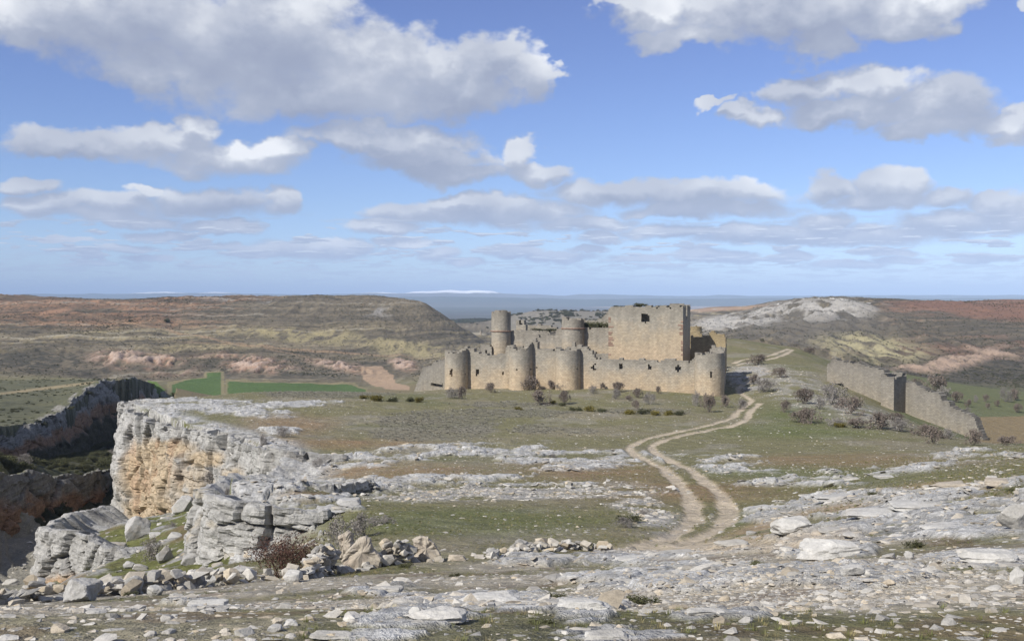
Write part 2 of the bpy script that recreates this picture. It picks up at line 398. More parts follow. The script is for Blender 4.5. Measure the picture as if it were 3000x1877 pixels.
def ctrl(lines):
    P = []
    for L in lines:
        L = list(L)
        if L[0][0] <= 0: L = [(-1700, L[0][1], L[0][2]), (-800, L[0][1], L[0][2])] + L
        if L[-1][0] >= 3000: L = L + [(3800, L[-1][1], L[-1][2]), (4700, L[-1][1], L[-1][2])]
        P += L
    P = np.array(P, float)
    S = np.array([zrow(r, d) / d * FPX for _, r, d in P])
    return np.stack([P[:, 0] / 300.0, np.log(P[:, 2]) * 4.5], 1), S
class TPS:
    def __init__(self, lines, smooth=0.002):
        X, S = ctrl(lines)
        n = len(X)
        K = self.k(np.linalg.norm(X[:, None] - X[None], axis=2)) + np.eye(n) * smooth
        Pm = np.hstack([np.ones((n, 1)), X])
        A = np.block([[K, Pm], [Pm.T, np.zeros((3, 3))]])
        sol = np.linalg.solve(A, np.concatenate([S, np.zeros(3)]))
        self.X, self.w, self.a = X, sol[:n], sol[n:]
        # tabulate
        self.pu = np.linspace(-1700, 4700, 300) / 300.0
        self.pv = np.linspace(math.log(2.0), math.log(4200), 300) * 4.5
        U, V = np.meshgrid(self.pu, self.pv, indexing='ij')
        Q = np.stack([U.ravel(), V.ravel()], 1)
        out = np.zeros(len(Q))
        for i in range(0, len(Q), 8000):
            q = Q[i:i + 8000]
            r = np.sqrt(((q[:, None, :] - X[None]) ** 2).sum(2))
            out[i:i + 8000] = self.k(r) @ self.w + self.a[0] + q @ self.a[1:]
        self.T = out.reshape(U.shape)
    @staticmethod
    def k(r):
        return np.where(r > 1e-9, r * r * np.log(np.maximum(r, 1e-9)), 0.0)
    def slope(self, px, d):
        u = (np.clip(px, -1699, 4699) / 300.0 - self.pu[0]) / (self.pu[1] - self.pu[0])
        v = (np.log(np.clip(d, 2.01, 4190)) * 4.5 - self.pv[0]) / (self.pv[1] - self.pv[0])
        i = np.clip(u.astype(int), 0, 298); j = np.clip(v.astype(int), 0, 298)
        fu = u - i; fv = v - j
        T = self.T
        return (T[i, j] * (1 - fu) * (1 - fv) + T[i + 1, j] * fu * (1 - fv) + T[i, j + 1] * (1 - fu) * fv + T[i + 1, j + 1] * fu * fv)
F_MAIN = TPS(MAIN)
F_GORGE = TPS(GORGE)

def plan(pts):      # (px, d) -> world xy
    return np.array([((p - 1500) / FPX * d, d) for p, d in pts])
EDGE_N, EDGE_B, RIM_F = plan(EDGE_NEAR), plan(EDGE_BACK), plan(RIM_FAR)
GPOLY = np.vstack([EDGE_N, EDGE_B[1:], RIM_F[1:]])
def in_poly(x, y, poly):
    ins = np.zeros(x.shape, bool)
    j = len(poly) - 1
    for i in range(len(poly)):
        xi, yi = poly[i]; xj, yj = poly[j]
        if yi != yj:
            c = ((yi > y) != (yj > y)) & (x < (xj - xi) * (y - yi) / (yj - yi) + xi)
            ins ^= c
        j = i
    return ins
def dist_line(x, y, line):
    best = np.full(x.shape, 1e9)
    for (ax, ay), (bx, by) in zip(line[:-1], line[1:]):
        vx, vy = bx - ax, by - ay
        t = np.clip(((x - ax) * vx + (y - ay) * vy) / max(vx * vx + vy * vy, 1e-9), 0, 1)
        best = np.minimum(best, np.hypot(x - ax - t * vx, y - ay - t * vy))
    return best
def base_height(x, y):
    x = np.asarray(x, float); y = np.asarray(y, float)
    d = np.maximum(y, 2.2)
    px = 1500 + FPX * x / d
    zm = F_MAIN.slope(px, d) * d / FPX
    zg = F_GORGE.slope(px, d) * d / FPX
    ins = in_poly(x, y, GPOLY)
    # the gorge eases in over the first metres past the stone wall, and breaks off sharply at the cliffs
    ds = dist_line(x, y, GPOLY)
    soft = np.where(y < 34, 2.0, 0.45)
    w = np.where(ins, np.clip(ds / soft, 0, 1), 0.0)
    w = w * w * (3 - 2 * w)
    return zm * (1 - w) + zg * w, ins

# ------------------------------------------------------------------ splines in the plan (tracks) and rock masks
def hit(px, row, dmin=4.0, dmax=3000.0):
    """first place where the sight line of a photo pixel meets the ground"""
    ds = np.exp(np.linspace(math.log(dmin), math.log(dmax), 3000))
    k = (px - 1500) / FPX
    z, _ = base_height(k * ds, ds)
    ray = np.array([zrow(row, dd) for dd in (1.0,)])[0] * ds
    below = np.nonzero(z >= ray)[0]
    i = below[0] if len(below) else len(ds) - 1
    return Vector((k * ds[i], ds[i], z[i]))
def hits(pts, **kw): return [hit(p, r, **kw) for p, r in pts]
TRACK_A = [(1890,1590),(1960,1570),(2010,1540),(2035,1500),(2020,1455),(1985,1410),(1940,1370),(1890,1345),(1850,1325),(1848,1308),(1880,1290),(1950,1272),(2030,1256),(2100,1240),(2145,1225),(2155,1212),(2170,1200),(2190,1183),(2205,1172)]
TRACK_B = [(1960,1600),(2040,1575),(2110,1545),(2138,1500),(2120,1460),(2075,1415),(2020,1375),(1960,1345),(1920,1325),(1912,1306),(1950,1287),(2020,1270),(2090,1256),(2150,1245),(2185,1232),(2195,1218),(2200,1205),(2218,1190),(2226,1180)]
def smooth_line(P, n=6):
    P = np.array([(p.x, p.y) for p in P])
    out = []
    for i in range(len(P) - 1):
        p0 = P[max(i - 1, 0)]; p1 = P[i]; p2 = P[i + 1]; p3 = P[min(i + 2, len(P) - 1)]
        for k in range(n):
            t = k / n
            out.append(0.5 * ((2 * p1) + (-p0 + p2) * t + (2 * p0 - 5 * p1 + 4 * p2 - p3) * t * t + (-p0 + 3 * p1 - 3 * p2 + p3) * t ** 3))
    out.append(P[-1])
    return np.array(out)
TR_A = smooth_line(hits(TRACK_A)); TR_B = smooth_line(hits(TRACK_B))
TR_C = smooth_line(hits([(2205,1172),(2185,1160),(2165,1140),(2190,1118),(2225,1100),(2250,1085),(2215,1073)]))   # up behind the corner tower
TR_D = smooth_line(hits([(2150,1065),(2180,1053),(2240,1045),(2290,1030),(2310,1020)]))
TR_E = smooth_line(hits([(2160,1070),(2200,1060),(2260,1050),(2305,1036),(2322,1022)]))

# ------------------------------------------------------------------ the ground sheet
th_in = np.radians(np.linspace(-33.5, 33.5, 810))
th_l = np.radians(np.linspace(-78, -33.5, 46))[:-1]
TH = np.concatenate([th_l, th_in, -th_l[::-1]])
R = np.concatenate([np.exp(np.linspace(math.log(3.2), math.log(60), 440))[:-1],
                    np.exp(np.linspace(math.log(60), math.log(330), 340))[:-1],
                    np.exp(np.linspace(math.log(330), math.log(440), 36))[:-1],
                    np.exp(np.linspace(math.log(440), math.log(1150), 250))[:-1],
                    np.exp(np.linspace(math.log(1150), math.log(4300), 80))])
TT, RR = np.meshgrid(TH, R, indexing='ij')
GX = (np.sin(TT) * RR); GY = (np.cos(TT) * RR)
GZ, GIN = base_height(GX, GY)
GPX, GROW = project(GX, GY, GZ)
GD = GY
edge_d = np.minimum(dist_line(GX, GY, EDGE_N[8:]), dist_line(GX, GY, RIM_F[:8]))

def blob(px, row, rx, ry, soft=0.5, rot=0.0, dmin=0, dmax=1e9):
    """soft patch given where the photo shows it, on ground in that distance range"""
    a, b = GPX - px, GROW - row
    if rot: c, s = math.cos(rot), math.sin(rot); a, b = a * c + b * s, -a * s + b * c
    q = np.sqrt((a / rx) ** 2 + (b / ry) ** 2)
    return (1 - sstep(1 - soft, 1 + soft, q)) * (GD > dmin) * (GD < dmax)
n_big = fbm2(GX / 9, GY / 9, 4, 3)
n_mid = fbm2(GX / 2.2, GY / 2.2, 4, 21)
n_far = fbm2(GX / 60, GY / 60, 5, 33)
n_fin = fbm2(GX / 0.5, GY / 0.5, 3, 41)

# bare limestone: ledges in the foreground and bands across the plateau
rock = np.zeros_like(GX)
for b in [ (2650,1480,420,26,.6,-.05), (2300,1515,260,20,.6,0), (2850,1530,330,60,.7,-.05), (2450,1560,260,40,.5,0), (2420,1605,160,40,.4,0), (2900,1640,180,30,.5,0),
           (2050,1610,220,18,.5,-.05),(1850,1625,240,22,.6,0),(1650,1645,200,20,.6,0), (2600,1450,500,14,.8,-.1),(2980,1530,80,30,.5,0),
           (1430,1770,240,40,.5,0),(1700,1790,160,30,.6,0),(1250,1810,220,36,.6,-.1),(1150,1730,130,20,.6,0),(590,1770,130,20,.5,0),(1800,1860,200,26,.5,0),(2100,1800,160,20,.6,0),(1100,1865,160,20,.5,0),
           (2400,1690,300,40,.9,0),(1950,1700,300,40,.9,0),
           (1150,1340,330,26,.7,-.1), (1400,1325,330,22,.8,0), (1900,1340,200,18,.8,0),(1250,1410,330,20,.8,-.06),(1050,1430,180,22,.5,0),(1500,1420,300,14,.8,0),(1650,1360,250,22,.9,0),
           (2100,1345,150,18,.8,0),(2150,1375,220,18,.8,0),(2450,1395,220,14,.7,-.1),(2350,1415,220,12,.8,0),(2700,1370,300,14,.9,-.1),(2900,1340,200,14,.7,0),(2850,1330,140,12,.5,0),
           (760,1205,130,22,.6,.1),(640,1190,180,22,.5,0),(520,1185,130,24,.4,0),(900,1185,140,10,.7,0),(830,1350,90,18,.5,0),(950,1345,110,18,.5,0),(820,1265,70,12,.7,0),
           (820,1430,150,20,.5,0),(900,1480,160,40,.4,0),(760,1520,140,100,.4,0),(850,1570,120,40,.5,0)]:
    px, row, rx, ry, soft, rot = b
    rock = np.maximum(rock, blob(px, row, rx, ry, soft, rot, 0, 165))
rock = rock * np.where(GD > 44, .74, 1.0) * np.where((GPX > 1950) & (GD > 58) & (GD < 120), .82, 1.0)
# rows of ledges broken by noise
streak = fbm2(GPX / 170, (GROW + GPX * .03) / 9, 4, 55)
crk = fbm2(GX / 1.1, GY / 1.5, 3, 57)
rockm = np.clip(rock * 1.25 + (n_mid * .55 + streak * 1.05 + crk * .55) * (0.25 + rock) - 0.60, 0, 1) * 3.0
rockm = np.clip(rockm, 0, 1)
near_edge = sstep(5.0, 1.2, edge_d + n_mid * 1.5) * (GD > 44)
rockm = np.maximum(rockm, near_edge * sstep(-.5, .2, n_mid + .2))
# stony foreground
fore = sstep(36, 20, GD + n_big * 5)
track = np.minimum(np.minimum(dist_line(GX, GY, TR_A), dist_line(GX, GY, TR_B)), np.minimum(dist_line(GX, GY, TR_C), np.minimum(dist_line(GX, GY, TR_D), dist_line(GX, GY, TR_E))))
nt = n_mid * .26 + n_fin * .16 + crk * .12
trk = sstep(.60, .24, track + nt) 
trk = np.maximum(trk, blob(2020, 1602, 260, 22, .5, -.03, 0, 60) * sstep(-.6, .3, n_mid + .3))
trk = np.maximum(trk, .8 * blob(1730, 1598, 160, 20, .6, 0, 0, 60) * sstep(-.4, .4, n_mid + .1))
trk = np.maximum(trk, .8 * blob(2330, 1590, 170, 20, .6, -.1, 0, 60))
rockm *= (1 - sstep(.9, .5, track) * .8)
rockm *= 1 - blob(1980, 1560, 130, 60, .4, 0, 0, 60) * .8

och = np.maximum(blob(2430,1500,150,16,.6,-.15,0,60), np.maximum(blob(2770,1428,150,16,.5,-.05,0,60), blob(2220,1558,110,24,.6,-.2,0,60))) * sstep(-.4, .2, n_mid + .1)
rockm *= 1 - .85 * och
# relief: strata-like steps where the rock is bare, soft lumps on the turf
def terrace(z, step, sharp=.22):
    q = z / step; f = q - np.floor(q)
    return (np.floor(q) + sstep(.5 - sharp, .5 + sharp, f)) * step
c1, cg, cid = cell2(GX / 1.6 + n_mid * .25, GY / 2.6 + n_mid * .25, 5)
c2, cg2, cid2 = cell2(GX / .55 + n_fin * .2, GY / .8, 9)
amp = np.clip(GD / 30, .12, 1.6)
rz = rockm * amp * (.04 + .17 * cid * sstep(.02, .12, cg) + .05 * n_mid + .07 * cid2 * sstep(.03, .15, cg2) * np.clip(2 - GD / 30, 0, 1))
soilz = (1 - rockm) * (.035 * n_mid * np.clip(GD / 15, .4, 2) + .014 * n_fin)
lump = .16 * n_big * sstep(20, 60, GD) * (GD < 320)
hillz = sstep(330, 520, GD) * (fbm2(GX / 38, GY / 38, 5, 77) * 1.6 + .5 * n_big)
gorz = GIN * sstep(1, 6, edge_d) * (n_big * .7 + .35 * n_mid) * sstep(30, 50, GD)
trz = -.10 * trk * (GD < 300)
DZ = rz + soilz + lump + hillz + gorz + trz
# gorge strata slope below the lower dark cliff
str_m = GIN * blob(40, 1630, 170, 110, .35, 0, 60, 135)
DZ = DZ + str_m * (terrace(GZ + n_big * .3, .9, .12) - GZ) * .9
# eroded bluffs and gullies on the far hills
bluffL = np.maximum(blob(420, 1065, 150, 32, .4, .12, 400, 800), np.maximum(blob(720, 1072, 140, 26, .5, .1, 400, 800), blob(1000, 1075, 90, 14, .6, .2, 400, 800)))
bluffL = np.maximum(bluffL, blob(1180, 1065, 40, 18, .5, .3, 400, 800))
bluffR = np.maximum(blob(2790, 1070, 120, 20, .4, -.25, 350, 900), np.maximum(blob(2660, 1088, 70, 14, .5, 0, 350, 900), blob(2900, 1030, 90, 10, .6, .2, 350, 900)))
gul = fbm2(GX / 5.5 + n_far * 2, GY / 16, 5, 91, .6, True)
bl_b = sstep(-.35, .25, fbm2(GX / 30, GY / 40, 4, 93))
bluffL = bluffL * bl_b; bluffR = bluffR * bl_b
DZ = DZ + (bluffL + bluffR) * (gul * 3.2)
ridgeR = np.maximum(blob(2400, 912, 170, 32, .5, -.02, 600, 1500), np.maximum(blob(2270, 922, 150, 28, .5, -.22, 600, 1500), blob(2130, 948, 110, 26, .5, -.15, 600, 1500)))
DZ = DZ + ridgeR * (fbm2(GX / 12, GY / 26, 5, 15, .6, True) * 4.5)
strat = fbm2((GZ + 1.6 * n_far + .3 * n_big) * .9, GX / 260, 4, 171, .65) * .9 + .45
ledge = sstep(.50, .72, strat) * sstep(400, 560, GD) * (GD < 1300) * (GROW < 1040)
DZ = DZ + ledge * 1.1 * sstep(-.2, .4, fbm2(GX / 90, GY / 90, 3, 63) )
flank = blob(2480, 1000, 330, 90, .5, 0, 380, 900)
DZ = DZ + flank * fbm2(GX / 16 + n_far, GY / 60, 4, 191, .55, True) * 4.0 + sstep(430, 560, GD) * (GD < 1100) * fbm2(GX / 22, GY / 70, 4, 193, .5, True) * 1.6
GZ2 = GZ + DZ
def ground_z(x, y):
    """height of the finished sheet (nearest grid point, bilinear)"""
    r = math.hypot(x, y); t = math.atan2(x, y)
    i = int(np.clip(np.searchsorted(TH, t) - 1, 0, len(TH) - 2)); j = int(np.clip(np.searchsorted(R, r) - 1, 0, len(R) - 2))
    fu = (t - TH[i]) / (TH[i + 1] - TH[i]); fv = (r - R[j]) / (R[j + 1] - R[j])
    return float(GZ2[i, j] * (1 - fu) * (1 - fv) + GZ2[i + 1, j] * fu * (1 - fv) + GZ2[i, j + 1] * (1 - fu) * fv + GZ2[i + 1, j + 1] * fu * fv)

# ------------------------------------------------------------------ what grows where: base colours of the ground
def lay(C, col, m):
    m = np.clip(m, 0, 1)[..., None]
    return C * (1 - m) + np.array(col) * m
C = np.zeros(GX.shape + (3,)) + np.array((.156, .146, .076))
C = lay(C, (.185, .165, .105), sstep(-.2, .5, n_big + .4 * n_mid))
C = lay(C, (.118, .122, .056), sstep(.1, .6, fbm2(GX / 14, GY / 14, 3, 5) + .2 * n_mid) * .7)
C = lay(C, (.24, .225, .19), sstep(.15, .5, fbm2(GX / 4, GY / 5, 4, 6)) * .45)
# greener hollow and verge
for b in [(1350,1530,420,40,.5),(2150,1545,60,40,.6),(2330,1220,120,40,.7),(2350,1265,250,20,.7),(2300,1380,350,40,.8)]:
    C = lay(C, (.108, .122, .045), blob(b[0], b[1], b[2], b[3], b[4], 0, 0, 170) * (.75 + .3 * n_mid))
# dry brown turf
for b in [(1150,1385,250,24,.5),(850,1245,120,30,.6),(1000,1300,220,14,.7),(1750,1380,220,30,.8),(2450,1350,300,20,.8),(820,1300,60,14,.6),(2000,1440,300,30,.8),(880,1455,90,14,.6)]:
    C = lay(C, (.215, .150, .085), blob(b[0], b[1], b[2], b[3], b[4], 0, 0, 170) * (.75 + .45 * n_mid))
# grey dwarf scrub patches
scr = np.zeros_like(GX)
for b in [(1300,1235,190,36,.4),(1450,1210,200,16,.6),(1250,1270,190,22,.5),(1560,1255,80,14,.6),(1700,1262,60,9,.6),(950,1155,200,10,.5),(1500,1185,150,8,.7),(1900,1205,130,8,.7)]:
    scr = np.maximum(scr, blob(b[0], b[1], b[2], b[3], b[4], 0, 60, 175))
scr = sstep(.30, .75, scr + .45 * n_mid + .2 * n_big)
C = lay(C, (.170, .160, .130), scr * .5)
# bare soil, stony foreground
C = lay(C, (.315, .285, .228), fore * sstep(-.45, .35, n_mid + .35 * n_big + .10))
C = lay(C, (.108, .106, .052), fore * sstep(.10, .38, fbm2(GX / 3.0, GY / 3.0, 4, 66) + .2 * n_fin) * .8)
C = lay(C, (.135, .085, .062), fore * sstep(.2, .45, fbm2(GX / .9, GY / .9, 3, 68)) * .4)
C = lay(C, (.33, .245, .15), och * .9)
# rock
rb_ = .385 + .05 * n_mid + .09 * (cid2 - .4) + .06 * (cid - .5) + .05 * crk - .12 * sstep(.06, 0, cg2)
RC = np.stack([rb_, rb_ * .995, rb_ * .965], -1)
C = C * (1 - rockm[..., None]) + RC * rockm[..., None]
C = lay(C, (.43, .365, .275), np.clip(trk * (1 + .5 * n_fin), 0, 1) * (GD < 320))
# rubble bands
bandm = np.maximum(blob(1500,1445,420,20,.4,-.02,0,80), np.maximum(blob(1880,1490,110,50,.5,.5,0,80), .6 * blob(2330,1140,120,50,.6,.4,120,200)))
bandm = np.maximum(bandm, np.maximum(.6 * blob(2450,1190,200,26,.5,.25,100,200), blob(2200,1105,60,40,.4,0,150,215)))
C = lay(C, (.30, .29, .27), bandm * sstep(-.3, .3, n_mid + .1))
# gorge and talus
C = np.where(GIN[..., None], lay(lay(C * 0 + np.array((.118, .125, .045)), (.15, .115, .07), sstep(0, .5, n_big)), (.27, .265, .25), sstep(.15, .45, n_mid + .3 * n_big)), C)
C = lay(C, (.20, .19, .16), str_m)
gorge_shade = GIN * (GD > 130)
C = lay(C, (.050, .052, .032), gorge_shade * .92)  # shade of the gorge hollow painted into the ground colour
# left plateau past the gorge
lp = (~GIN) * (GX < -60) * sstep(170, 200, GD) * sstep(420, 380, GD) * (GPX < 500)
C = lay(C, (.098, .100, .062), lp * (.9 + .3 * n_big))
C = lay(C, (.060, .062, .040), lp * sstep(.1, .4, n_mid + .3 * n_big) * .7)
C = lay(C, (.26, .215, .13), lp * blob(150, 1135, 220, 4, .6, -.12, 200, 480))
# green crops in the valley bottom
def quad(poly, soft=.8):
    return in_poly(GPX + n_fin * .6, GROW, np.array(poly)) * 1.0
valley = sstep(175, 230, GD) * sstep(470, 400, GD) * (~GIN) * (GX < -8) * (GPX > 470)
C = lay(C, (.16, .135, .08), valley)
# hills: heath with yellow and red strata
hst = np.where(GPX > 2040, 272.0, 430.0)
hill = sstep(0, 1, (GD - hst) / np.where(GPX > 2040, 25.0, 90.0)) * (GD < 2000)
HC = np.zeros_like(C) + np.array((.178, .150, .105))
patch = fbm2(GX / 110, GY / 140, 4, 70)
tuft = fbm2(GX / 2.6, GY / 5.0, 3, 72)
HC = lay(HC, (.30, .255, .145), sstep(.35, .75, strat * .8 + patch * .5 + tuft * .3) * .85 * ((GROW > 930) | (GPX > 1400)))
HC = lay(HC, (.29, .170, .105), sstep(-.25, .35, patch + .5 * (strat - .5)) * sstep(975, 945, GROW + 10 * n_far) * sstep(900, 650, GPX) * .8)
HC = lay(HC, (.26, .145, .09), sstep(.0, .5, .45 * strat + patch * .7 + .05) * sstep(2520, 2640, GPX) * sstep(1010, 960, GROW + 12 * n_far) * .8)
HC = lay(HC, (.098, .088, .062), sstep(0, .3, tuft + .2 * patch) * .65)
HC = lay(HC, (.070, .066, .052), sstep(.48, .28, strat) * .45)
st2 = fbm2((GZ + 1.2 * n_far) * 2.6, GX / 150, 3, 175, .6)
HC = HC * (1 + .62 * st2 * sstep(-.3, .3, patch + .3))[..., None]
HC = lay(HC, (.36, .33, .27), sstep(.72, .85, strat + .2 * tuft) * .6)
HC = lay(HC, (.30, .29, .27), sstep(.2, .5, fbm2(GX / 22, GY / 40, 4, 79)) * blob(1010, 895, 330, 26, .6, 0.05, 600, 1200) * .8)
dark = np.maximum(blob(850,1085,330,34,.7,0,430,700), np.maximum(blob(120,1060,260,40,.7,0,430,700), blob(2900,1080,260,60,.7,0,330,700)))
HC = lay(HC, (.070, .066, .050), dark * sstep(-.5, .1, tuft + .3 * patch) * .92)
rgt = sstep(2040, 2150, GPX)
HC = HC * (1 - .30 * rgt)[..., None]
HC = lay(HC, (.118, .108, .090), blob(2330,990,260,80,.6,-.2,270,1000) * .75 * sstep(-.6, .2, n_far + tuft * .5))
HC = lay(HC, (.19, .105, .072), sstep(2560, 2720, GPX) * sstep(1080, 1000, GROW + 25 * n_far) * sstep(-.5, .3, patch + .6 * (strat - .4) + .3 * tuft) * .75)
HC = lay(HC, (.37, .235, .16), bluffL * sstep(-.15, .45, gul + tuft * .5))
HC = lay(HC, (.44, .36, .30), bluffL * sstep(.36, .66, gul + n_far * .6 + tuft * .2) * .7)
HC = lay(HC, (.30, .225, .17), bluffR * sstep(-.3, .3, gul + tuft * .3))
HC = lay(HC, (.36, .345, .315), ridgeR * sstep(-.25, .25, fbm2(GX / 14, GY / 26, 4, 81) + .5 * ridgeR - .25) * .85)
HC = lay(HC, (.42, .29, .20), blob(2110, 905, 130, 5, .6, -.06, 900, 1800) * .6)
yel = blob(2560, 1025, 160, 34, .5, .1, 400, 900)
HC = lay(HC, (.29, .26, .155), yel * sstep(-.2, .4, fbm2(GX / 5, GY / 30, 3, 83, .5, True)))
yel2 = np.maximum(blob(900, 985, 200, 20, .5, .08, 500, 900), blob(1200, 1020, 150, 20, .6, .1, 500, 900))
HC = lay(HC, (.36, .31, .17), yel2 * sstep(-.1, .5, fbm2(GX / 6, GY / 30, 3, 87, .5, True)) * .8)
HC = lay(HC, (.33, .235, .15), np.maximum(blob(600, 990, 330, 2.5, .7, .19, 500, 900), blob(900, 1027, 330, 3, .7, .06, 500, 900)) * .8)
HC = lay(HC, (.36, .22, .14), blob(160, 915, 45, 4, .6, -.15, 600, 1000))
jun = blob(1640, 940, 200, 40, .5, 0, 900, 1800)
HC = lay(HC, (.20, .19, .165), jun * .7)
HC = HC * np.where(GPX < 1450, .86, 1.0)[..., None]
C = C * (1 - hill[..., None]) + HC * hill[..., None]
dr = (GD > 330) * (GD < 700)
C = lay(C, (.20, .175, .10), dr * quad([(490,1160),(490,1124),(560,1110),(596,1108),(600,1090),(655,1089),(656,1162)]))
C = lay(C, (.20, .175, .10), dr * quad([(660,1162),(660,1114),(760,1120),(1040,1121),(1075,1136),(1085,1162)]))
C = lay(C, (.075, .118, .040), dr * quad([(500,1160),(505,1128),(560,1116),(604,1113),(606,1095),(648,1094),(649,1162)]))
C = lay(C, (.075, .118, .040), dr * quad([(668,1162),(668,1121),(760,1125),(1030,1125),(1070,1140),(1070,1162)]))
C = lay(C, (.11, .17, .04), dr * quad([(430,1118),(460,1122),(490,1145),(470,1145)]))
C = lay(C, (.30, .22, .15), dr * quad([(1058,1076),(1120,1075),(1150,1100),(1160,1122),(1200,1130),(1200,1142),(1150,1142),(1100,1128),(1062,1112)]))
field = dr * np.maximum.reduce([quad([(490,1162),(490,1110),(596,1100),(600,1088),(1085,1110),(1085,1162)]), quad([(1050,1070),(1210,1070),(1210,1145),(1050,1145)]), quad([(425,1112),(495,1112),(495,1150),(425,1150)])])
farw = sstep(1700, 2100, GD)
C = lay(C, (.055, .065, .035), farw)
C = lay(C, (.17, .125, .09), farw * sstep(.2, .5, n_far) * .5)
# right valley slope, brown field by the outer wall
rs = ((GX > 60) & (GD > 105) & (GPX > 2600)) * sstep(430, 330, GD)
C = lay(C, (.118, .128, .062), rs)
C = lay(C, (.20, .155, .085), rs * quad([(2840,1222),(3100,1216),(3400,1300),(2850,1300)]))
C = np.clip(C * (1 + .10 * n_fin[..., None] * (GD < 60)[..., None]), .01, .8)
speck = np.clip((1 - rockm) * (GD < 200) * (~GIN) * (1 - scr) * (.35 + .65 * sstep(-.1, .6, n_big + rock)), 0, 1)

def mesh_from_grid(name, X, Y, Z, wrap=False):
    nu, nv = X.shape
    co = np.stack([X, Y, Z], -1).reshape(-1, 3).astype(np.float32)
    idx = np.arange(nu * nv).reshape(nu, nv)
    a = idx[:-1, :-1]; b = idx[1:, :-1]; c = idx[1:, 1:]; d = idx[:-1, 1:]
    q = np.stack([a, b, c, d], -1).reshape(-1, 4)
    if wrap:
        w = np.stack([idx[-1, :-1], idx[0, :-1], idx[0, 1:], idx[-1, 1:]], -1).reshape(-1, 4)
        q = np.vstack([q, w])
    return mesh_np(name, co, q)
def mesh_np(name, co, q, smooth=True):
    me = bpy.data.meshes.new(name)
    me.vertices.add(len(co)); me.vertices.foreach_set('co', np.asarray(co, np.float32).ravel())
    k = q.shape[1]
    me.loops.add(q.size); me.loops.foreach_set('vertex_index', q.ravel().astype(np.int32))
    me.polygons.add(len(q)); me.polygons.foreach_set('loop_start', np.arange(0, q.size, k, dtype=np.int32))
    me.polygons.foreach_set('use_smooth', np.full(len(q), smooth, bool))
    me.update(calc_edges=True); me.validate()
    return me
def set_col(me, C, name='Col'):
    at_ = me.attributes.new(name, 'FLOAT_COLOR', 'POINT')
    c = np.ones((len(me.vertices), 4), np.float32); c[:, :3] = C.reshape(-1, 3)
    at_.data.foreach_set('color', c.ravel())
def set_f(me, v, name):
    at_ = me.attributes.new(name, 'FLOAT', 'POINT')
    at_.data.foreach_set('value', np.asarray(v, np.float32).ravel())
def put(name, me, parent=None, mat=None, **props):
    o = bpy.data.objects.new(name, me)
    COL.objects.link(o)
    if parent is not None: o.parent = parent
    if mat is not None and me is not None and not me.materials: me.materials.append(mat)
    for k, v in props.items(): o[k] = v
    return o

# ------------------------------------------------------------------ materials
def new_mat(name):
    m = bpy.data.materials.new(name); m.use_nodes = True
    t = NT(m.node_tree); t.n.clear()
    out = t.new('ShaderNodeOutputMaterial'); b = t.new('ShaderNodeBsdfPrincipled')
    b.inputs['Roughness'].default_value = .92
    b.inputs['Specular IOR Level'].default_value = .15
    t.l.new(b.outputs[0], out.inputs[0])
    return m, t, b
def bump(t, b, h, strength=.4, dist=.1):
    nd = t.new('ShaderNodeBump'); nd.inputs['Strength'].default_value = strength; nd.inputs['Distance'].default_value = dist
    t.l.new(h, nd.inputs['Height']); t.l.new(nd.outputs[0], b.inputs['Normal'])
def mat_ground():
    m, t, b = new_mat('earth_turf_and_limestone')
    geo = t.new('ShaderNodeNewGeometry'); pos = geo.outputs['Position']
    col = t.attr('Col', 'Color'); rk = t.attr('rock'); sp = t.attr('speck')
    cd = t.new('ShaderNodeCameraData')  # unused distance kept out of colour
    t.n.remove(cd)
    n4 = t.noise(pos, .45, 4, .65); n1 = t.noise(pos, 5.5, 5, .7); n2 = t.noise(pos, .9, 4, .6); n3 = t.noise(pos, 28.0, 3, .7)
    v = t.math('MULTIPLY', t.maprange(n1, .25, .75, .62, 1.38), t.maprange(n2, .25, .75, .82, 1.18))
    v = t.math('MULTIPLY', v, t.maprange(n3, .25, .75, .78, 1.22))
    vc = t.new('ShaderNodeCombineXYZ')
    for i in range(3): t.l.new(v, vc.inputs[i])
    c = t.mix(1.0, col, vc.outputs[0], 'MULTIPLY')
    # chips of limestone lying in the turf
    for sc, th, am in ((2.6, .17, 1.0), (7.0, .20, .9), (22.0, .22, .8)):
        vo = t.new('ShaderNodeTexVoronoi'); vo.inputs['Scale'].default_value = sc
        t.l.new(t.vmath('MULTIPLY', pos, (1, 1, .3)), vo.inputs['Vector'])
        ms = t.math('LESS_THAN', vo.outputs['Distance'], th)
        cs = t.new('ShaderNodeSeparateColor'); t.l.new(vo.outputs['Color'], cs.inputs[0])
        pick = t.math('LESS_THAN', cs.outputs[0], t.math('MULTIPLY', sp, .62))
        g = t.maprange(cs.outputs[1], 0, 1, .22, .46)
        gc = t.new('ShaderNodeCombineXYZ'); t.l.new(g, gc.inputs[0]); t.l.new(t.math('MULTIPLY', g, .97), gc.inputs[1]); t.l.new(t.math('MULTIPLY', g, .90), gc.inputs[2])
        c = t.mix(t.math('MULTIPLY', t.math('MULTIPLY', ms, pick), am), c, gc.outputs[0])
    # lichen-dark and pale weathering of bare rock
    w1 = t.noise(pos, 2.4, 6, .7)
    rw = t.ramp(w1, [(.28, (.50, .49, .47)), (.5, (.95, .95, .94)), (.72, (1.32, 1.32, 1.33))])
    c = t.mix(rk, c, t.mix(1.0, c, rw, 'MULTIPLY'))
    t.l.new(c, b.inputs['Base Color'])
    h = t.math('ADD', t.math('MULTIPLY', n1, .7), t.math('MULTIPLY', n3, .35))
    h = t.math('ADD', h, t.math('MULTIPLY', n4, 6.0))
    bump(t, b, h, 1.0, .12)
    return m
M_GROUND = mat_ground()
gme = mesh_from_grid('ground', GX, GY, GZ2)
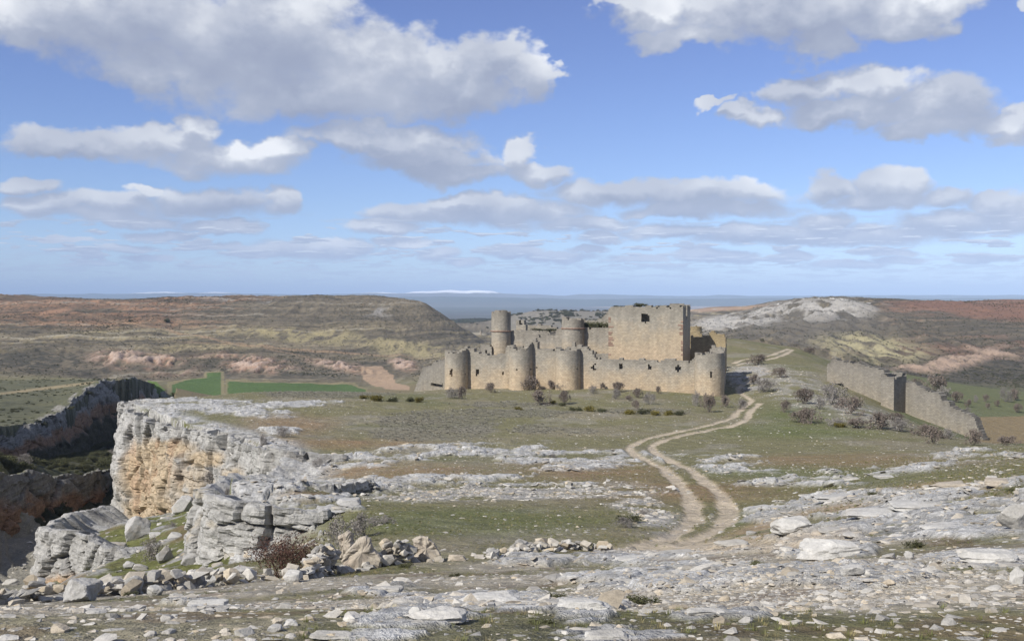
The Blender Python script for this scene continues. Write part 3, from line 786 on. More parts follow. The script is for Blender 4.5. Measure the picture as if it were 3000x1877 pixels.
gme.flip_normals()
set_col(gme, C); set_f(gme, rockm, 'rock'); set_f(gme, speck, 'speck')
ground = put('ground', gme, mat=M_GROUND, kind='structure')
print('ground tris', len(gme.polygons) * 2)

# ------------------------------------------------------------------ far plain, mountains
fa = np.radians(np.linspace(-60, 60, 260)); fr = np.exp(np.linspace(math.log(3900), math.log(100000), 150))
FA, FR = np.meshgrid(fa, fr, indexing='ij')
FX, FY = np.sin(FA) * FR, np.cos(FA) * FR
fz = -94 + fbm2(FX / 2600, FY / 2600, 4, 5) * 11 * sstep(3900, 6000, FR)
FC = np.zeros(FX.shape + (3,)) + np.array((.085, .082, .072))
q = fbm2(FX / 1500, FY / 2600, 4, 8)
FC = lay(FC, (.30, .25, .19), sstep(.0, .35, q)); FC = lay(FC, (.075, .08, .06), sstep(.1, .4, -q))
pme = mesh_from_grid('far_plain', FX, FY, fz); pme.flip_normals(); set_col(pme, FC)
def mat_vcol(name, nscale=.02, namt=.3, rough=.95, bmp=None):
    m, t, b = new_mat(name)
    geo = t.new('ShaderNodeNewGeometry')
    n = t.noise(geo.outputs['Position'], nscale, 5, .65)
    v = t.maprange(n, .25, .75, 1 - namt, 1 + namt)
    vc = t.new('ShaderNodeCombineXYZ')
    for i in range(3): t.l.new(v, vc.inputs[i])
    t.l.new(t.mix(1.0, t.attr('Col', 'Color'), vc.outputs[0], 'MULTIPLY'), b.inputs['Base Color'])
    b.inputs['Roughness'].default_value = rough
    if bmp: bump(t, b, n, bmp[0], bmp[1])
    return m
put('plain', pme, mat=mat_vcol('distant_farmland', .004, .35), kind='structure')

mpx = np.linspace(-1400, 4400, 560)
def ridge(name, d0, depth, prof, seed, base, snow):
    """a mountain range: crest heights read along the skyline, flanks in front and behind"""
    t = np.linspace(-1, 1, 41)
    P, T = np.meshgrid(mpx, t, indexing='ij')
    Y = d0 + T * depth; X = (P - 1500) / FPX * d0
    crest = np.interp(mpx, [p for p, _ in prof], [zrow(r, d0) for _, r in prof])[:, None]
    prof_h = 1 - np.abs(T) ** 1.25
    rough = fbm2(X / 620, Y / 620, 5, seed, .55, True) * .34 * (crest - base)
    Z = base + (crest - base) * prof_h + rough * prof_h * (0.25 + .75 * (1 - prof_h))
    Cm = np.zeros(X.shape + (3,)) + np.array((.075, .085, .07))
    Cm = lay(Cm, (.11, .10, .08), sstep(0, .5, fbm2(X / 4000, Y / 4000, 3, seed + 3)))
    Cm = lay(Cm, (.82, .83, .85), sstep(snow, snow + 9, Z + fbm2(X / 240, Y / 240, 4, seed + 9) * 16))
    me = mesh_from_grid(name, X, Y, Z); me.flip_normals(); set_col(me, Cm)
    return put(name, me, mat=M_MTN, kind='structure')
M_MTN = mat_vcol('mountain_rock_and_snow', .0015, .2)
ridge('mountain_range', 15500, 2300,
      [(-1400,862),(0,862),(380,860),(440,856),(560,857),(640,855),(700,860),(900,864),(1000,861),(1060,858),(1120,856),(1180,859),(1240,853),(1300,851),(1350,852),(1400,850),(1440,853),(1470,859),(1560,862),(1650,866),(1700,862),(1780,863),(1900,866),(2050,866),(2100,863),(2200,867),(3000,864),(4400,864)], 4, -120, zrow(859.0, 15500))
ridge('foothills', 10500, 1800,
      [(-1400,872),(600,874),(1000,873),(1300,869),(1500,871),(1700,876),(1900,874),(2100,876),(2300,873),(3000,874),(4400,874)], 14, -120, 9999)

# ------------------------------------------------------------------ the air
bm = bmesh.new()
vs = [bm.verts.new(p) for p in [(-110000,-3000,-180),(110000,-3000,-180),(110000,110000,-180),(-110000,110000,-180),(-110000,-3000,420),(110000,-3000,420),(110000,110000,420),(-110000,110000,420)]]
for f in [(3,2,1,0),(4,5,6,7),(0,1,5,4),(1,2,6,5),(2,3,7,6),(3,0,4,7)]: bm.faces.new([vs[i] for i in f])
hme = bpy.data.meshes.new('haze'); bm.to_mesh(hme); bm.free()
hm = bpy.data.materials.new('pale_air'); hm.use_nodes = True
H = NT(hm.node_tree); H.n.clear()
ho = H.new('ShaderNodeOutputMaterial'); pv = H.new('ShaderNodeVolumePrincipled')
pv.inputs['Color'].default_value = (.54, .72, 1.0, 1); pv.inputs['Density'].default_value = 7.5e-5; pv.inputs['Anisotropy'].default_value = -0.25
H.l.new(pv.outputs[0], ho.inputs['Volume'])
put('haze', hme, mat=hm, kind='stuff', label='pale blue air fading the far plain and mountains')

# ------------------------------------------------------------------ cliffs: swept rock faces with beds, joints and broken rims
def mat_cliff():
    m, t, b = new_mat('weathered_limestone_cliff')
    geo = t.new('ShaderNodeNewGeometry'); pos = geo.outputs['Position']
    col = t.attr('Col', 'Color')
    st = t.noise(t.vmath('MULTIPLY', pos, (.9, .9, .16)), 2.2, 5, .7)      # dark runs down the face
    bd = t.noise(t.vmath('MULTIPLY', pos, (.25, .25, 3.2)), 1.6, 4, .65)    # bedding
    fi = t.noise(pos, 4.5, 5, .7)
    v = t.math('MULTIPLY', t.maprange(st, .3, .7, .72, 1.2), t.math('MULTIPLY', t.maprange(bd, .3, .7, .75, 1.2), t.maprange(fi, .25, .75, .72, 1.28)))
    vc = t.new('ShaderNodeCombineXYZ')
    for i in range(3): t.l.new(v, vc.inputs[i])
    t.l.new(t.mix(1.0, col, vc.outputs[0], 'MULTIPLY'), b.inputs['Base Color'])
    bump(t, b, t.math('ADD', fi, t.math('MULTIPLY', bd, .8)), .8, .25)
    return m
M_CLIFF = mat_cliff()
def resample(P, step):
    P = np.array(P, float)
    L = np.concatenate([[0], np.cumsum(np.linalg.norm(np.diff(P[:, :2], axis=0), axis=1))])
    u = np.arange(0, L[-1], step)
    return u, np.stack([np.interp(u, L, P[:, k]) for k in range(P.shape[1])], 1)
def cliff(name, prof, side, step=.3, vstep=.22, rough=1.0, cap=3.0, seed=0, paint=None, blockw=2.2, bedh=1.1, sink=1.2, tilt=0.08, lip=.2, out=1.3, wav=.35, pale=1.0):
    """prof: (px, distance, row of rim, row of foot); side +1: face looks to the right of the path direction"""
    P = [((p - 1500) / FPX * d, d, zrow(rt, d), zrow(rb, d)) for p, d, rt, rb in prof]
    u, Q = resample(P, step)
    # soften plan corners
    k = max(int(1.5 / step), 1); ker = np.ones(2 * k + 1) / (2 * k + 1)
    for c in range(4):
        Q[:, c] = np.convolve(np.pad(Q[:, c], k, mode='edge'), ker, 'valid')
    T = np.gradient(Q[:, :2], axis=0); T /= np.linalg.norm(T, axis=1)[:, None] + 1e-9
    N = np.stack([T[:, 1], -T[:, 0]], 1) * side
    zt, zb = Q[:, 2] + wav * fbm2(u / 8, u * 0, 3, seed + 50) * 1.6, Q[:, 3] - sink
    nv = max(int((zt - zb).max() / vstep), 8); nc = max(int(cap / .3), 4)
    v = np.concatenate([np.linspace(0, 1, nv), np.ones(nc)])
    win = np.concatenate([np.zeros(nv), np.linspace(0, cap, nc + 1)[1:]])
    U, V = np.meshgrid(u, v, indexing='ij'); _, WI = np.meshgrid(u, win, indexing='ij')
    Z = zb[:, None] + (zt - zb)[:, None] * V
    # beds: each layer sits a little in or out; joints split them into blocks
    zz = Z + .5 * fbm2(U / 9, U * 0, 3, seed) + .25 * vn2(U / 2.3, Z / 2.0, seed + 2)
    layer = np.floor(zz / bedh); lf = zz / bedh - layer
    lo = _hash((layer + 1000).astype(np.int64), layer.astype(np.int64) * 0, layer.astype(np.int64) * 0, seed + 5) - .5
    c1, g1, id1 = cell2(U / blockw + .3 * vn2(U / 3, Z / 3, seed), zz / (bedh * 3.6), seed + 6)
    c2, g2, id2 = cell2(U / (blockw * .42), zz / (bedh * .8), seed + 8)
    disp = lo * .38 + (id1 - .5) * 1.2 + (id2 - .5) * .22 - .6 * sstep(.14, .0, g1) - .2 * sstep(.10, 0, g2)
    disp -= .22 * sstep(.12, 0, np.minimum(lf, 1 - lf)) * sstep(-.2, .3, vn2(U / 4, zz / 2, seed + 14))
    disp += 1.3 * fbm2(U / 11, Z / 7, 4, seed + 11) + .2 * fbm2(U / 1.2, Z / .9, 3, seed + 12)
    disp = disp * rough + out
    hgt = (zt - zb)[:, None]
    disp -= tilt * (V - .5) * hgt
    top_r = (.35 * (id1 - .3) + .22 * (id2 - .5) + .25 * fbm2(U / 4, WI / 3, 3, seed + 20)) * rough
    face = (WI == 0)
    disp = np.where(face, disp, disp[:, nv - 1][:, None])
    X = Q[:, 0][:, None] + N[:, 0][:, None] * (disp - WI)
    Y = Q[:, 1][:, None] + N[:, 1][:, None] * (disp - WI)
    # broken cap: settles onto the ground behind the rim
    cb = cell2(X / 1.5, Y / 1.9, seed + 30); cs = cell2(X / .6, Y / .7, seed + 31)
    gz, _ = base_height(X, Y)
    fade = WI / cap
    fs = sstep(0, .85, fade)
    capz = (zt[:, None] + lip * (1 - fade)) * (1 - fs) + gz * fs
    capz = capz + (.32 * cb[2] * sstep(.02, .2, cb[1]) + .12 * cs[2] * sstep(.02, .25, cs[1]) - .12) * rough * np.minimum(1, 1.6 * (1 - fade))
    capz = capz * (1 - sstep(.7, 1, fade)) + (gz - .35) * sstep(.7, 1, fade)
    Z = np.where(face, Z + top_r * sstep(.75, 1, V), capz + top_r * (1 - fade) * .3)
    Z[:, nv - 1] = Z[:, nv]
    px, row = project(X, Y, Z)
    base = .375 * pale + .05 * fbm2(U / 3, Z / 2, 3, seed + 40) + .06 * (id2 - .5)
    Cc = np.stack([base, base * .985, base * .93], -1)
    crack = np.clip(sstep(.10, 0, g1) + .6 * sstep(.08, 0, g2), 0, 1)
    Cc = lay(Cc, (.15, .14, .125), crack * .6)
    if paint is not None: Cc = paint(Cc, px, row, U, Z, V, face)
    me = mesh_from_grid(name, X, Y, Z)
    if side < 0: me.flip_normals()
    me.polygons.foreach_set('use_smooth', np.zeros(len(me.polygons), bool))
    set_col(me, np.clip(Cc, .02, .6))
    return put(name, me, mat=M_CLIFF, kind='structure')
def ell(px, row, a, b, rx, ry, soft=.5):
    q = np.sqrt(((px - a) / rx) ** 2 + ((row - b) / ry) ** 2)
    return 1 - sstep(1 - soft, 1 + soft, q)
def paint_main(C, px, row, U, Z, V, face):
    n = fbm2(U / 2.5, Z / 1.6, 4, 101); n2 = fbm2(U / 1.1, Z / 3.2, 3, 105)
    # iron-stained ochre where the face is fresh
    o = np.maximum.reduce([ell(px, row, 430, 1385, 85, 100, .4), ell(px, row, 480, 1315, 90, 30, .5), ell(px, row, 600, 1345, 70, 26, .5), ell(px, row, 440, 1490, 80, 50, .4), ell(px, row, 560, 1420, 70, 60, .6) * .7, ell(px, row, 680, 1400, 40, 40, .6) * .8])
    o = o * face * sstep(-.5, .1, n + o - .4)
    C = lay(C, (.41, .325, .215), o * .9)
    C = lay(C, (.39, .25, .145), o * sstep(.0, .4, n2) * .65 * sstep(600, 480, px))
    C = lay(C, (.33, .315, .29), sstep(.15, .45, n2) * .4 * (1 - .6 * o))
    C = lay(C, (.40, .39, .36), (1 - face) * .5)
    return C
def paint_grey(C, px, row, U, Z, V, face):
    n = fbm2(U / 1.6, Z / .8, 4, 111)
    C = lay(C, (.40, .345, .25), sstep(.2, .5, n) * .55 * face)
    return lay(C, (.40, .395, .38), (1 - face) * .6)
def paint_ledge(C, px, row, U, Z, V, face):
    n = fbm2(U / 1.6, Z / .8, 4, 112)
    return lay(C, (.42, .27, .145), sstep(.48, .25, V) * sstep(-.4, .2, n) * sstep(330, 240, px) * face)
def paint_shaded(C, px, row, U, Z, V, face):
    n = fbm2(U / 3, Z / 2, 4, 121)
    C = C * .5  # whole rock face darkened in colour to stand for its shade
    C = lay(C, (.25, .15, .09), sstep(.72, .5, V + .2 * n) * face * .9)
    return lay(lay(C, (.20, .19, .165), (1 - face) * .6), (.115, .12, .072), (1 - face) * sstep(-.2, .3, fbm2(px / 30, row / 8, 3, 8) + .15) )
def paint_far_shaded(C, px, row, U, Z, V, face):
    n = fbm2(U / 5, Z / 3, 4, 131)
    C = C * .62  # rock colour darkened for the shade on this face
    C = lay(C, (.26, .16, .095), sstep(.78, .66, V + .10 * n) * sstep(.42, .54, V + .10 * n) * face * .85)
    C = lay(C, (.062, .060, .038), sstep(.55, .42, V + .14 * n) * face * .95)  # scrub-dark lower face painted in place of the shaded slope
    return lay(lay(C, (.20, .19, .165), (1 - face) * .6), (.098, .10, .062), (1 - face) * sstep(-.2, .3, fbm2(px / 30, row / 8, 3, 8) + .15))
cliff('cliff', [(1150,90,1339,1350),(1050,87,1343,1374),(970,85,1340,1394),(880,84,1335,1420),(810,88,1322,1455),(740,94,1302,1468),(640,103,1272,1490),(560,110,1250,1508),(470,120,1222,1520),(395,129,1192,1536),(380,134,1184,1540),(392,146,1178,1530),(440,160,1172,1500)], -1, .28, .2, 1.0, 4.5, 1, paint_main, 3.0, 1.5, tilt=.05, out=1.9)
cliff('cliff', [(1030,47.5,1488,1506),(930,46.5,1478,1560),(860,46.3,1462,1612),(760,46.6,1448,1648),(680,47.5,1440,1662),(640,50,1436,1668),(630,54,1432,1655),(645,60,1428,1610),(700,66,1420,1545),(800,72,1412,1475),(850,79,1392,1442),(880,84,1345,1420)], -1, .16, .13, .62, 3.6, 2, paint_grey, 1.7, .5, tilt=.28, out=1.6)
cliff('cliff', [(1110,57,1424,1436),(1070,55,1428,1452),(1030,54,1434,1480),(960,53,1438,1490),(880,53,1434,1484),(825,54,1422,1464),(800,58,1414,1440)], -1, .14, .1, .5, 2.2, 3, paint_grey, 1.5, .55, sink=.8, out=.5)
cliff('cliff', [(470,60,1628,1640),(400,62,1612,1640),(330,64,1595,1672),(240,66,1560,1690),(168,68,1545,1705),(158,72,1538,1700),(190,80,1525,1650),(280,90,1495,1570),(330,98,1480,1540)], -1, .2, .16, .7, 3.4, 4, paint_ledge, 2.0, .7, tilt=.2)
cliff('cliff', [(-260,108,1365,1570),(-100,117,1372,1560),(0,123,1378,1556),(60,129,1385,1552),(120,135,1392,1545),(200,147,1390,1520),(290,161,1382,1485),(350,170,1380,1470),(400,180,1374,1440)], 1, .4, .3, .9, 4.0, 5, paint_shaded, 7.5, 1.6, lip=.05, wav=.5)
cliff('cliff', [(-420,128,1325,1420),(-160,150,1310,1405),(0,176,1288,1380),(60,190,1260,1372),(110,206,1238,1362),(200,236,1192,1345),(250,262,1145,1330),(290,280,1118,1315),(370,300,1104,1305),(440,325,1124,1285),(490,350,1158,1250),(512,362,1172,1235)], 1, .5, .35, 1.0, 5.0, 6, paint_far_shaded, 8.0, 2.0, lip=.05, wav=.8, tilt=.22)
cliff('cliff', [(2040,1290,930,950),(2130,1180,916,955),(2200,1090,902,950),(2260,1010,890,942),(2330,940,882,934),(2400,890,879,926),(2470,862,882,922),(2540,850,893,915)], 1, 1.3, .9, 5.0, 16.0, 7, None, 8.0, 5.0, lip=.4, out=4.0, sink=3, tilt=1.1, wav=1.5, pale=1.05)

# ------------------------------------------------------------------ masonry
def mat_masonry(name, low, mid, high, course=.26, length=.48, mortar=(.30, .27, .22)):
    m, t, b = new_mat(name)
    uv = t.attr('muv', 'Vector'); vn = t.attr('vn')
    br = t.new('ShaderNodeTexBrick')
    br.offset = .5
    wob = t.vmath('SUBTRACT', t.noise(uv, 1.3, 3, .6, color=True), (.5, .5, .5))
    t.l.new(t.vmath('MULTIPLY_ADD', wob, (.10, .10, 0), uv), br.inputs['Vector'])
    br.inputs['Scale'].default_value = 1.0
    br.inputs['Brick Width'].default_value = length; br.inputs['Row Height'].default_value = course
    br.inputs['Mortar Size'].default_value = .035; br.inputs['Mortar Smooth'].default_value = .4; br.inputs['Bias'].default_value = 0
    br.inputs['Color1'].default_value = (.85, .85, .85, 1); br.inputs['Color2'].default_value = (1.12, 1.12, 1.11, 1)
    br.inputs['Mortar'].default_value = (.80, .79, .76, 1)
    n1 = t.noise(uv, .35, 4, .6); n2 = t.noise(uv, 2.3, 4, .7)
    f = t.math('ADD', vn, t.math('MULTIPLY', t.math('SUBTRACT', n1, .5), .9))
    c = t.ramp(f, [(.05, low), (.42, mid), (.8, high), (1.0, tuple(x * .82 for x in high))])
    c = t.mix(1.0, c, br.outputs['Color'], 'MULTIPLY')
    st_ = t.noise(t.vmath('MULTIPLY', uv, (1.0, .14, 1.0)), 1.1, 4, .65)
    v = t.math('MULTIPLY', t.maprange(n2, .25, .75, .86, 1.14), t.maprange(st_, .32, .68, .88, 1.09))
    vc = t.new('ShaderNodeCombineXYZ')
    for i in range(3): t.l.new(v, vc.inputs[i])
    c = t.mix(1.0, c, vc.outputs[0], 'MULTIPLY')
    t.l.new(c, b.inputs['Base Color'])
    bump(t, b, t.math('ADD', t.math('MULTIPLY', br.outputs['Fac'], -.8), n2), .4, .05)
    return m
M_WALL = mat_masonry('rubble_masonry', (.44, .345, .235), (.385, .32, .235), (.29, .268, .228))
M_KEEP = mat_masonry('coursed_masonry_of_keep', (.44, .35, .245), (.395, .33, .24), (.30, .278, .235), .24, .42)
M_GREYW = mat_masonry('grey_rubble_masonry', (.272, .236, .186), (.24, .219, .182), (.225, .21, .184), .24, .5)
M_OCHW = mat_masonry('ochre_rubble_masonry', (.36, .27, .15), (.34, .265, .16), (.32, .26, .16))
def mat_plain(name, col, nscale=3.0, amt=.35, bmp=.5):
    m, t, b = new_mat(name)
    tcn = t.new('ShaderNodeTexCoord')
    n = t.noise(tcn.outputs['Object'], nscale, 5, .65)
    oi = t.new('ShaderNodeObjectInfo')
    v = t.math('MULTIPLY', t.maprange(n, .25, .75, 1 - amt, 1 + amt), t.maprange(oi.outputs['Random'], 0, 1, .82, 1.18))
    vc = t.new('ShaderNodeCombineXYZ')
    for i in range(3): t.l.new(v, vc.inputs[i])
    t.l.new(t.mix(1.0, col, vc.outputs[0], 'MULTIPLY'), b.inputs['Base Color'])
    bump(t, b, n, bmp, .05)
    return m
M_RED = mat_plain('red_sandstone', (.24, .165, .125))
def masonry(name, path, closed, zbase, ztop, thick, parent, mat, holes=(), cell=.3, rag=.25, recess=1.1, seed=0, taper=0.0, label=None, vspan=None):
    """a wall of small cells along a plan path: ragged broken top, deep openings, uneven faces.
    zbase(s), ztop(s) with s 0..1 along the path; holes (s0, s1, z0, z1)"""
    P = np.array(path, float)
    if closed: P = np.vstack([P, P[:1]])
    seg = np.linalg.norm(np.diff(P, axis=0), axis=1); L = seg.sum()
    pts, us = [], []
    acc = 0
    for i, sl in enumerate(seg):
        n = max(int(round(sl / cell)), 1)
        for k in range(n):
            pts.append(P[i] + (P[i + 1] - P[i]) * k / n); us.append(acc + sl * k / n)
        acc += sl
    pts.append(P[-1]); us.append(acc)
    pts = np.array(pts); us = np.array(us); n = len(us) - 1
    # inward normals (left of the path direction = back of the wall), mitred
    dirs = np.diff(pts, axis=0); dirs /= np.linalg.norm(dirs, axis=1)[:, None]
    nr = np.stack([-dirs[:, 1], dirs[:, 0]], 1)
    a = np.vstack([nr[-1:] if closed else nr[:1], nr]); b_ = np.vstack([nr, nr[:1] if closed else nr[-1:]])
    mn = a + b_; mn /= (mn * mn).sum(1)[:, None] / 2
    s = us / L; sc = (s[:-1] + s[1:]) / 2; uc = (us[:-1] + us[1:]) / 2
    zb = np.array([zbase(x) for x in sc]); zt = np.array([ztop(x) for x in sc])
    per = (lambda q: np.abs(((q / L) * 2) % 2 - 1) * L) if closed else (lambda q: q)
    zt = zt + rag * (1.2 * vn2(per(uc) / 1.7, uc * 0, seed) + .9 * vn2(per(uc) / .62, uc * 0 + 3, seed + 1))
    z0 = zb.min(); nrw = int(math.ceil((zt.max() - z0) / cell)) + 1
    zr = z0 + np.arange(nrw + 1) * cell
    zc = (zr[:-1] + zr[1:]) / 2
    occ = (zc[None] < zt[:, None])
    hol = np.zeros_like(occ)
    for (s0, s1, h0, h1) in holes:
        jit = .16 * cell
        for i in range(n):
            for j in range(nrw):
                q = RNG.normal() * jit
                if s0 < sc[i] + q / L * .6 < s1 and h0 < zc[j] + q < h1: hol[i, j] = True
    hol &= occ
    rng = np.random.default_rng(seed + 100)
    ju = rng.normal(0, .07, (n + 1, nrw + 1)); jv = rng.normal(0, .06, (n + 1, nrw + 1)); jw = rng.normal(0, .007, (n + 1, nrw + 1))
    if closed: ju[-1] = ju[0]; jv[-1] = jv[0]; jw[-1] = jw[0]
    tdir = np.vstack([dirs, dirs[-1:]])
    W3 = (0.0, min(recess, thick * .8), thick)
    co = np.zeros((n + 1, nrw + 1, 3, 3)); muv = np.zeros_like(co); vnn = np.zeros((n + 1, nrw + 1, 3))
    ztv = np.interp(us, uc, zt); zbv = np.interp(us, uc, zb)
    for k, w in enumerate(W3):
        wv = w + jw * (1 if k == 0 else .3)
        tap = taper * (zr[None] - z0)
        base = pts[:, None, :] + mn[:, None, :] * (wv + tap)[..., None]
        if not closed: pass
        co[:, :, k, :2] = base + tdir[:, None, :] * (ju * cell)[..., None]
        co[:, :, k, 2] = zr[None] + jv * cell * 1.6
        muv[:, :, k, 0] = us[:, None] + w; muv[:, :, k, 1] = zr[None]
        lo, hi = vspan if vspan else (zbv[:, None] + .6, np.maximum(ztv, zbv + 2)[:, None])
        vnn[:, :, k] = (zr[None] - lo) / (hi - lo)
    idx = np.arange((n + 1) * (nrw + 1) * 3).reshape(n + 1, nrw + 1, 3)
    F = []
    O = lambda i, j: 0 <= j < nrw and (closed or 0 <= i < n) and occ[i % n, j]
    Hh = lambda i, j: O(i, j) and hol[i % n, j]
    for i in range(n):
        for j in range(nrw):
            if not occ[i, j]: continue
            h = hol[i, j]; k = 1 if h else 0
            F.append((idx[i, j, k], idx[i + 1, j, k], idx[i + 1, j + 1, k], idx[i, j + 1, k]))
            F.append((idx[i + 1, j, 2], idx[i, j, 2], idx[i, j + 1, 2], idx[i + 1, j + 1, 2]))
            for di, dj, e in ((-1, 0, ((i, j + 1), (i, j))), (1, 0, ((i + 1, j), (i + 1, j + 1))), (0, 1, ((i + 1, j + 1), (i, j + 1))), (0, -1, ((i, j), (i + 1, j)))):
                p, q = e
                if not O(i + di, j + dj):
                    if dj == -1 and j == 0: continue
                    F.append((idx[p[0], p[1], 0], idx[p[0], p[1], 2], idx[q[0], q[1], 2], idx[q[0], q[1], 0]))
                elif Hh(i + di, j + dj) and not h:
                    F.append((idx[p[0], p[1], 0], idx[p[0], p[1], 1], idx[q[0], q[1], 1], idx[q[0], q[1], 0]))
    F = np.array(F)
    used, inv = np.unique(F.ravel(), return_inverse=True)
    me = mesh_np(name, co.reshape(-1, 3)[used], inv.reshape(-1, 4), smooth=False)
    A = me.attributes.new('muv', 'FLOAT_VECTOR', 'POINT'); A.data.foreach_set('vector', muv.reshape(-1, 3)[used].astype(np.float32).ravel())
    set_f(me, np.clip(vnn.reshape(-1)[used], 0, 1), 'vn')
    o = put(name, me, parent, mat)
    if label: o['label'] = label
    return o
def empty(name, loc, label, category, group=None):
    o = bpy.data.objects.new(name, None); o.location = loc; o.empty_display_size = .5
    COL.objects.link(o); o['label'] = label; o['category'] = category
    if group: o['group'] = group
    return o
def ring(cx, cy, r, n=44, a0=math.pi / 2):
    return [(cx + r * math.cos(a0 + 2 * math.pi * k / n), cy + r * math.sin(a0 + 2 * math.pi * k / n)) for k in range(n)]

# castle frame: along the front (to the right, drawing nearer) and back
CA = math.radians(16); CE, SE = math.cos(CA), math.sin(CA)
OX, OY = (2079 - 1500) / FPX * 160, 160.0
def cpos(px, t):
    """plan point on the castle line t metres behind the front wall, where the photo shows column px"""
    k = (px - 1500) / FPX
    s = (k * (OY + t * CE) - OX - t * SE) / (CE + k * SE)
    return np.array((OX + s * CE + t * SE, OY - s * SE + t * CE))
def prof(pairs, P):
    """top line from (px,row) pairs, for a straight path with end points P"""
    P = [np.array(p) for p in P]
    seg = [np.linalg.norm(b - a) for a, b in zip(P[:-1], P[1:])]; tot = sum(seg)
    ss = np.linspace(0, 1, 240); L = []
    cum = np.concatenate([[0], np.cumsum(seg)]) / tot
    X = np.interp(ss, cum, [p[0] for p in P]); Y = np.interp(ss, cum, [p[1] for p in P])
    px = 1500 + FPX * X / Y
    rows = np.interp(px, [a for a, _ in pairs], [b for _, b in pairs])
    Z = np.array([zrow(r, d) for r, d in zip(rows, Y)])
    return (lambda s: float(np.interp(s, ss, Z))), (lambda p: float(np.interp(p, px, ss))), (lambda p: float(np.interp(p, px, Y)))
def hole(px0, px1, r0, r1, S, Y):
    d = Y((px0 + px1) / 2)
    return (S(px0), S(px1), zrow(r1, d), zrow(r0, d))
castle = empty('castle', (cpos(1750, 0)[0], cpos(1750, 0)[1], -16.0), 'ruined medieval stone castle with round towers and square keep on the plateau', 'castle')
def child(fn, *a, **k): return fn(*a, parent=castle, **k)
castle_inv = Matrix.Translation(-castle.location)
def local(o):
    o.matrix_parent_inverse = castle_inv
    return o
# --- round towers
def tower(px, t, wpx, top_rows, base_row, holes=(), rag=.22, seed=0, thick=1.0, mat=None, label=None, taper=.012, name='tower', sink=1.5):
    c = cpos(px, t); d = c[1]; r = wpx / 2 / FPX * d
    prp = [(a, zrow(b, d - r * .6)) for a, b in top_rows]
    def zt(s):
        ang = math.pi / 2 + 2 * math.pi * s
        x = c[0] + r * math.cos(ang); y = c[1] + r * math.sin(ang)
        return float(np.interp(1500 + FPX * x / c[1], [a for a, _ in prp], [b for _, b in prp]))
    zb = zrow(base_row, d - r) - sink
    hs = []
    for (p0, p1, r0, r1) in holes:
        x0 = (p0 - px) / (wpx / 2); x1 = (p1 - px) / (wpx / 2)
        # ring runs counter-clockwise from the back; front is s = .5
        s0 = .5 + math.asin(x0) / (2 * math.pi); s1 = .5 + math.asin(x1) / (2 * math.pi)
        hs.append((s0, s1, zrow(r1, d - r), zrow(r0, d - r)))
    o = local(masonry(name, ring(c[0], c[1], r), True, lambda s: zb, zt, thick, castle, mat or M_WALL, hs, cell=.26, rag=rag, seed=seed, taper=taper, label=label))
    return o, c, r
tw_r, _, _ = tower(2079, 0, 88, [(2030,1036),(2060,1038),(2085,1036),(2105,1034),(2125,1032)], 1166, [(2071,2081,1089,1108)], .16, 1, label='corner tower at the right end of the front wall with one square opening')
tw_3, _, _ = tower(1664, 0, 75, [(1625,1022),(1650,1027),(1690,1026),(1704,1022)], 1130, [(1648,1652,1080,1085),(1690,1694,1079,1083)], .2, 2, label='round flanking tower nearest the keep on the front wall')
tw_2, _, _ = tower(1526, 0, 72, [(1488,1017),(1500,1019),(1540,1019),(1552,1014),(1558,1004),(1563,999)], 1136, [(1509,1515,1079,1086),(1554,1558,1079,1084)], .15, 3, label='round flanking tower with its right rim rising to a point')
tw_1, _, _ = tower(1337, 0, 71, [(1301,1030),(1330,1033),(1350,1031),(1360,1026),(1372,1023)], 1148, [(1317,1328,1082,1100),(1363,1366,1094,1097)], .12, 4, label='leftmost round tower of the front wall')
# --- front curtain wall in three lengths
def curtain(p0, p1, t, tops, base_rows, holes=(), seed=0, mat=None, thick=1.5, label=None, cell=.3, rag=.14, sink=1.6, name='curtain_wall', recess=1.1):
    A, B = cpos(p0, t), cpos(p1, t)
    Z, S, Y = prof(tops, [A, B]); Zb, _, _ = prof(base_rows, [A, B])
    return local(masonry(name, [A, B], False, lambda s: Zb(s) - sink, Z, thick, castle, mat or M_WALL, [hole(*h, S, Y) for h in holes], cell=cell, rag=rag, seed=seed, label=label, recess=recess))
curtain(1360, 1505, .3, [(1360,1018),(1388,1019),(1391,1030),(1402,1034),(1408,1040),(1470,1041),(1478,1040),(1483,1022),(1486,1013),(1505,1012)], [(1360,1145),(1505,1138)], [(1393,1405,1082,1099),(1468,1474,1090,1096)], 11, label='front wall left of the towers with a gnawed foot')
curtain(1550, 1640, .3, [(1550,1000),(1572,1000),(1574,1012),(1578,1025),(1640,1027)], [(1550,1134),(1640,1130)], [(1570,1574,1076,1080)], 12)
curtain(1690, 2050, .3, [(1690,1012),(1722,1013),(1726,1022),(1736,1028),(1740,1040),(1746,1053),(1900,1056),(2020,1057),(2036,1046),(2050,1044)], [(1690,1130),(1900,1140),(2050,1160)],
        [(1734,1744,1067,1086),(1814,1825,1064,1080),(1897,1909,1069,1081),(1979,1996,1072,1084),(1985,1991,1084,1090)], 13, label='long front wall below the keep pierced by four broken openings')
